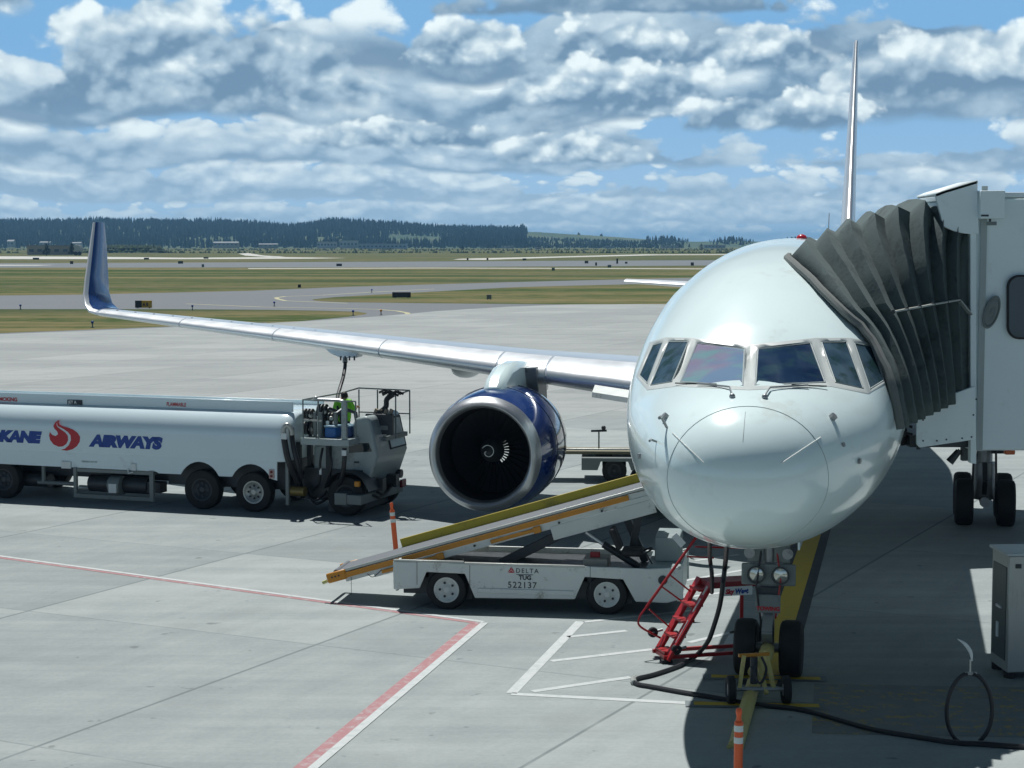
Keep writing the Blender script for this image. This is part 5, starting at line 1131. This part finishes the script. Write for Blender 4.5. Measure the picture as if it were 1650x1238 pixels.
# ---------------------------------------------------------------- ground power cable
gp = MB(); top1, top2 = onf(1141, 872, -.05), onf(1171, 876, -.05)
path = [top2, U(1169, 905, 24.6), U(1165, 940, 24.6), U(1160, 975, 24.7), U(1150, 1010, 24.9), U(1140, 1035, 25.0), G(1120, 1058, .06), G(1095, 1073, .04), G(1055, 1087, .04), G(1030, 1093, .04), G(1021, 1097, .04), G(1028, 1103, .04), G(1050, 1107, .04), G(1100, 1116, .04), G(1150, 1124, .04), G(1200, 1133, .04), G(1240, 1138, .04), G(1300, 1146, .04), G(1400, 1174, .04), G(1480, 1188, .04), G(1540, 1197, .04), G(1580, 1199, .04), G(1660, 1204, .04), G(1800, 1206, .04)]
gp.tube(bez(path, 8), .034, BLKHOSE, 8); gc = gp.build('power_cable', origin=G(1055, 1087)); tag(gc, 'thick black power cable hanging from the nose and snaking over the concrete', 'cable')
m = MB(); m.tube(bez([top1, U(1144, 900, 24.6), U(1147, 925, 24.8), U(1147, 955, 25.4)], 6), .03, BLKHOSE, 8); m.build('second_lead', gc)
m = MB(); m.tube([G(1024, 1093, .04), G(1020, 1096, .04), G(1022, 1101, .04)], .045, ALUM, 8); m.build('cable_clamp', gc)
# ---------------------------------------------------------------- tow bar
tb0 = A(NG - .55, 0, .38); tb = thing('tow_bar', G(1215, 1150), 'yellow tow bar with two small wheels leading away from the nose gear', 'tow bar')
e1 = U(1213, 1096, 23.8); e2 = U(1185, 1205, 21.0)
m = MB(); m.tube([A(NG - .25, 0, .42), A(NG - .6, .0, .42), e1 + V((.02, 0, .08))], .10, TOWY, 14); m.build('tow_head', tb)
m = MB(); m.tube([e1 + V((.0, -.1, -.02)), e2], .095, TOWY, 14); m.build('bar', tb)
wp = U(1222, 1128, 23.1); wp.z = .0
m = MB(); ax_ = V((.985, .17, 0)); m.cyl(wp + V((-.33, 0, .2)), wp + V((.33, 0, .2)), .03, STEEL)
m.bar(wp + V((-.25, 0, .2)), wp + V((-.18, .1, .62)), .05, .05, TOWY); m.bar(wp + V((.2, 0, .2)), wp + V((.12, .25, .65)), .05, .05, TOWY); m.bar(wp + V((-.25, .1, .62)), wp + V((.16, .2, .62)), .04, .04, ORANGE); m.bar(wp + V((.1, -.05, .15)), wp + V((.02, .25, .5)), .05, .04, TOWY)
m.tube(bez([wp + V((-.1, 0, .5)), wp + V((0, -.1, .3)), wp + V((.1, 0, .45)), wp + V((.05, .1, .6))], 5), .018, BLKHOSE, 6); m.cyl(wp + V((-.05, .1, .25)), wp + V((-.05, .1, .6)), .05, DKMET); m.build('wheel_carriage', tb)
for sx_ in (-.36, .36):
    m = MB(); c = wp + V((sx_, 0, .19)); m.lathe(c, V((1, 0, 0)), [(-.04, .08), (-.055, .16), (-.04, .185), (.04, .185), (.055, .16), (.04, .08)], TYRE, 24); m.lathe(c, V((1, 0, 0)), [(-.04, .001), (-.04, .08), (.04, .08), (.04, .001)], STEEL, 16); m.build('wheel', tb)
m = MB(); m.bar(e2 + V((-.10, 0, 0)), e2 + V((.10, .0, 0)), .05, .05, TOWY); m.lathe(e2 - V((0, .14, 0)), UP, [(-.02, .04), (-.02, .075), (.02, .075), (.02, .04), (-.02, .04)], STEEL, 16); m.build('hitch_ring', tb)
# ---------------------------------------------------------------- hose hoop standing on the concrete
hc = U(1562, 1143, 21.35); m = MB(); rx, rz = .275, .44
m.tube([hc + V((rx * sin(t) * (1 - .05 * cos(t)), 0, rz * cos(t))) for t in [.12 + (2 * pi - .24) * k / 40 for k in range(41)]], .026, BLKHOSE, 8)
hl = m.build('hose_loop', origin=V((hc.x, hc.y, 0))); tag(hl, 'black hose loop standing on edge with a pale nozzle on top', 'hose')
tp = hc + V((0, 0, rz)); m = MB(); m.cyl(tp, tp + UP * .17, .012, ALUM); m.tube([tp + V((-.06, 0, 0)), tp + V((.08, 0, 0))], .02, ALUM, 8); m.tube(bez([tp + V((.02, 0, .15)), tp + V((.0, 0, .26)), tp + V((-.07, 0, .36)), tp + V((-.16, 0, .42))], 5), [.004 + .02 * math.sin(pi * min(1, (k + 1) / 16)) for k in range(16)], SIGNW, 8); m.build('nozzle', hl)
# ---------------------------------------------------------------- equipment cabinet at the right edge
CB = Frame(G(1622, 1096), radians(3)); cb = thing('equipment_cabinet', CB.P(.8, .5, 0), 'tall grey metal equipment cabinet on black feet at the right edge', 'cabinet')
hz = CB.fit(1622, 893)[1]; m = MB(); m.fb(CB, 0, 1.7, 0, .72, .1, hz - .03, ALUM); bd = m.build('body', cb, bevel=.015)
m = MB(); m.fb(CB, -.04, 1.74, -.03, .75, hz - .03, hz + .01, mat('cabinet_top_paint', (.50, .55, .56), .4)); m.build('lid', cb, bevel=.01)
for a, n in ((.07, .1), (.07, .62), (1.6, .1), (1.6, .62)): m = MB(); m.cyl(CB.P(a, n, 0), CB.P(a, n, .10), .08, RUBB, seg=14); m.build('foot', cb)
m = MB(); m.fb(CB, -.012, -.0, .08, .64, .25, hz - .2, mat('cabinet_side_panel', (.10, .12, .12), .4, metal=.4)); sdp = m.build('side_panel', cb, bevel=.005)
m = MB(); m.fb(CB, -.03, -.012, .25, .45, hz * .54, hz * .56, SILVER); m.fb(CB, -.03, -.012, .35, .42, hz * .3, hz * .42, SIGNW); m.build('handle', sdp) 
m = MB(); m.fb(CB, .33, .35, -.012, .0, .2, hz - .1, DKMET); m.build('door_joint', cb)
m = MB(); m.fb(CB, .09, .17, -.012, .0, hz - .2, hz - .14, DKMET); m.build('vent_plug', cb)
# ================================================================ JET BRIDGE
BD = 24.3; bx = lambda px: (px - 825) / F * BD
def bz(py, px=1600): return U(px, py, BD).z
def bX(px, py=500): return U(px, py, BD).x
br_ = thing('jet_bridge', V((bX(1640), BD + 1.5, 0)), 'white passenger boarding bridge with grey canvas bellows reaching the airliner', 'jet bridge')
X0, X1 = bX(1569), bX(1569) + 3.2; z0, z1 = bz(727), bz(319)
m = MB(); m.box(V(((X0 + X1) / 2, BD + 1.6, (z0 + z1) / 2)), X1 - X0, 3.1, z1 - z0, BRIDGEW); cabin = m.build('cabin', br_, bevel=.03)
m = MB(); m.box(V(((X0 + X1) / 2, BD + 1.6, z1 + .04)), X1 - X0 + .06, 3.2, .07, BRIDGEW); m.build('roof', cabin, bevel=.01)
# tunnel running off to the right and back towards the terminal
m = MB(); m.box(V((X1 + .1, BD - 9, (z0 + z1) / 2 + .05)), 2.6, 20, z1 - z0 - .5, BRIDGEW) ; m.build('tunnel', br_) if False else None
m = MB(); tn = V((cos(radians(-32)), sin(radians(-32)), 0)); tc_ = V((X1 + 5.5, BD - 1.6, (z0 + z1) / 2 + .05)); m.box(tc_, 13, 2.6, z1 - z0 - .5, BRIDGEW, tn, V((-tn.y, tn.x, 0))); m.build('tunnel', br_, bevel=.02)
m = MB(); sc_ = V((X1 + 7, BD - 2.6, 0)); m.cyl(sc_, sc_ + UP * (z0 + .2), .3, BRIDGEW, seg=20); m.box(sc_ + UP * .1, 1.2, 1.2, .2, GREYP); m.build('support_column', br_)
def pbox(m, x0, y0, x1, y1, d0, d1, mm):
    a, b = U(x0, y0, BD), U(x1, y1, BD); m.box(V(((a.x + b.x) / 2, (d0 + d1) / 2 + BD, (a.z + b.z) / 2)), abs(b.x - a.x), d1 - d0, abs(a.z - b.z), mm)
def pprism(pts, d0, th, mm, name, par, bevel=.01):
    m = MB(); m.prism([U(x, y, BD) + V((0, d0, 0)) for x, y in pts], V((0, th, 0)), mm); return m.build(name, par, bevel=bevel, sharp=30)
pprism([(1561.5, 300), (1571, 298), (1571.5, 747), (1562, 746)], -.06, .14, BRIDGEW, 'corner_post', cabin, .008)
hood = [(1504, 313), (1516, 308), (1572, 291), (1574, 377)] + [(1570 - k * 5.2, 377.5 - .055 * k ** 2.35) for k in range(2, 11)] + [(1511, 340)]
pprism(hood, -.10, .07, BRIDGEW, 'canopy_side', br_, .006)
hd_ = [U(x, y, BD) for x, y in ((1504, 313), (1516, 308), (1572, 291))]
m = MB(); m.loft([[p + V((0, -.10, 0)) for p in hd_], [p + V((0, 1.0, 0)) for p in hd_]], BRIDGEW, closed=False); o = m.build('canopy_top', br_); sm = o.modifiers.new('solid', 'SOLIDIFY'); sm.thickness = .04
m = MB(); pbox(m, 1573.5, 308, 1612, 353, -.22, -.01, BRIDGEW); jb = m.build('junction_box', cabin, bevel=.012)
m = MB(); pbox(m, 1574, 346.5, 1586, 349.5, -.225, -.22, TXTK); m.build('vent_slot', jb) if False else m.build('vent_slot', cabin)
m = MB(); c = U(1592, 358, BD) + V((0, -.1, 0)); m.cyl(c + UP * .06, c, .015, DKMET); m.bar(c + V((-.04, 0, -.02)), c + V((.07, -.06, -.02)), .045, .05, GREYP); m.build('camera', cabin)
SK = [(1487, 645), (1561, 619), (1562, 704), (1473, 717), (1468, 712), (1468, 664)]
sk = pprism(SK, -.34, .05, BRIDGEW, 'lower_side_panel', br_, .008)
for px, py in ((1478, 706), (1500, 706), (1515, 704), (1540, 702), (1555, 700), (1478, 673), (1484, 655), (1558, 665), (1562.5, 640)): m = MB(); c = U(px, py, BD) + V((0, -.342, 0)); m.cyl(c, c - V((0, .008, 0)), .012, DKMET, seg=8); m.build('panel_bolt', sk)
# floor and bumper between cabin and fuselage
fx = bX(1469, 700)
m = MB(); m.box(V(((fx + X0) / 2, BD + 1.55, z0 + .12)), X0 - fx, 2.9, .16, DKMET); m.build('floor', br_); m = MB(); m.box(V((fx - .09, BD + 1.7, z0 + .17)), .18, 2.9, .26, RUBB); m.build('bumper', br_, bevel=.04)
m = MB()
for py in (688, 700): m.tube([U(1452, py + 6, BD + .2), U(1460, py - 2, BD), U(1470, py, BD)], .02, BLKHOSE, 6)
m.build('bumper_cable', br_)
m = MB(); c = U(1480, 722, BD); m.cyl(c + UP * .06, c - UP * .02, .03, DKMET); m.build('panel_foot', br_)
m = MB(); c = U(1548, 735, BD + .6); m.bar(U(1556, 712, BD + .6), U(1556, 742, BD + .6), .12, .12, DKMET); m.bar(U(1556, 735, BD + .6), U(1543, 726, BD + .6), .05, .05, DKMET); m.cyl(U(1545, 727, BD + .6), U(1530, 745, BD + .6), .045, DKMET, r1=.06); m.build('spot_lamp', br_)
m = MB(); c = U(1636, 727, BD); m.box(c + V((0, .3, -.02)), .13, .12, .12, mat('orange_beacon', (.45, .10, .03), .4)); m.build('warning_beacon', br_, bevel=.01)
m = MB(); c = U(1597, 503, BD); m.lathe(c, V((0, -1, 0)), [(0, .17), (.03, .17), (.035, .15), (.02, .13), (.03, .09), (.015, .05), (.03, .001)], GREYP, 36)
o = m.build('round_vent', cabin)
# squeeze and lean the vent: it is an oval bezel turned edge-on
for v in o.data.vertices:
    p = v.co - (c - ORG[br_.name]); x = p.x * .62 + p.z * .33; v.co = (c - ORG[br_.name]) + V((x, p.y, p.z * 1.32))
m = MB(); zz0, zz1 = 443, 547
wpts = [(1642 - 18 * cos(t) , 463 - 20 * sin(t)) for t in [0.0 + pi / 2 * k / 6 for k in range(7)]]
def rounded(x0, y0, x1, y1, r, n=6): 
    out = []
    for cx, cy, a0 in ((x1 - r, y0 + r, -pi / 2), (x1 - r, y1 - r, 0), (x0 + r, y1 - r, pi / 2), (x0 + r, y0 + r, pi)): out += [(cx + r * cos(a0 + pi / 2 * k / n), cy + r * sin(a0 + pi / 2 * k / n)) for k in range(n + 1)]
    return out
pprism(rounded(1622, 443, 1672, 547, 20), -.02, .03, RUBB, 'window_gasket', cabin, .004); pprism(rounded(1625, 446, 1669, 544, 17), -.026, .01, GLASSD, 'window', cabin, .002)
m = MB(); pbox(m, 1582, 300, 1583, 727, -.003, .003, SEAM); m.build('wall_joint', cabin)
# bellows: accordion of hoops from the cabin frame to the fuselage skin
lead_px = [(1272, 416), (1284, 431), (1305, 452), (1330, 482), (1357, 512), (1385, 535), (1402, 560), (1418, 592), (1430, 628), (1442, 690)]
lead = [onf(x, y, .10) for x, y in lead_px]
back_px = [(1561, 377), (1561, 385), (1561, 395), (1561, 420), (1561, 460), (1561, 500), (1561, 540), (1561, 575), (1561, 605), (1561, 640)]
back = [U(x, y, BD) + V((0, .03, 0)) for x, y in back_px]
NK = 17; NV = 20
def samp(P_, t):
    f = t * (len(P_) - 1); i = min(int(f), len(P_) - 2); return P_[i].lerp(P_[i + 1], f - i)
R3 = random.Random(11)
hoops = []
crest_px = {0: (1272, 416), 1: (1296, 387), 3: (1329, 372), 5: (1367, 356), 7: (1406, 344), 9: (1444, 333), 11: (1488, 323), 13: (1521, 335), 15: (1544, 352), 17: (1561, 377)}
def crest_at(k):
    if k in crest_px: return crest_px[k]
    a, b = crest_px[k - 1], crest_px[k + 1]; return ((a[0] + b[0]) / 2 + 3, (a[1] + b[1]) / 2 + 14)
jit = [[R3.uniform(-.009, .009) for _ in range(NV + 1)] for _ in range(NK + 1)]
for k in range(NK + 1):
    f = k / NK; row = []; cp = crest_at(k)
    L0, B0 = samp(lead, 0), samp(back, 0); tp_ = U(cp[0], cp[1], L0.y + (B0.y - L0.y) * f)
    base_t = L0.lerp(B0, f); dlt = tp_ - base_t
    for j in range(NV + 1):
        t = j / NV; p = samp(lead, t).lerp(samp(back, t), f ** 1.0)
        # pleats bunch up downwards; the top of each hoop follows the sagging crest line
        p = p + dlt * max(0, 1 - t / .55) ** 1.6
        amp = .13 * (1 - .3 * t) * (1 if 0 < k < NK else 0)
        p = p + V((0, -1, 0)) * (amp if k % 2 else -amp * .9) + V((jit[k][j] * .8, jit[k][j], jit[k][j] * .4))
        row.append(p)
    # over the top to the far side and down again
    w = 2.75; dirw = AX.lerp(V((0, 1, 0)), f).normalized(); far = []
    for q_ in (.06, .3, .6, .94): far.append(row[0] + dirw * w * q_ + UP * (.05 * sin(pi * q_) - (.0 if k else 0)))
    fr = [row[j] + dirw * w for j in range(0, NV + 1, 4)]
    hoops.append(row[::-1] + far + fr)
m = MB(); m.loft(hoops, CANVAS, closed=False); o = m.build('bellows', br_, fixn=True, sharp=28); sm = o.modifiers.new('solid', 'SOLIDIFY'); sm.thickness = .02
m = MB(); m.tube([p + V((-.03, -.02, .0)) for p in hoops[0][::1]], .055, mat('canvas_edge_pad', (.15, .165, .16), .85, var=.3, scale=8), 8); m.build('edge_pad', br_)
m = MB(); pts = [U(1564, 507, BD - .12)] + [hoops[k][::-1][len(hoops[k]) - 1 - NV + NV // 2] if False else hoops[k][NV - NV // 2] + V((0, -.05, 0)) for k in (15, 13, 11, 9, 7, 5)]
for fa_, fb_ in zip(pts, pts[1:]):
    m.bar(fa_, fb_, .055, .02, ALUM); m.cyl(fb_ + V((0, -.02, 0)), fb_ + V((0, .03, 0)), .03, DKMET, seg=8)
m.build('support_link', br_)
# ================================================================ HAZE
m = MB(); m.box((0, 6990, 37), 27960, 14100, 76, SEAM)
hz_ = m.build('haze', sharp=10); hm = bpy.data.materials.new('haze_air'); hm.use_nodes = True; nt = hm.node_tree; nt.nodes.clear()
pv = nt.nodes.new('ShaderNodeVolumePrincipled'); pv.inputs['Color'].default_value = (.28, .60, .95, 1); pv.inputs['Density'].default_value = .00012; pv.inputs['Anisotropy'].default_value = .2
ou = nt.nodes.new('ShaderNodeOutputMaterial'); nt.links.new(pv.outputs[0], ou.inputs['Volume']); hz_.data.materials.clear(); hz_.data.materials.append(hm); hz_['kind'] = 'stuff'
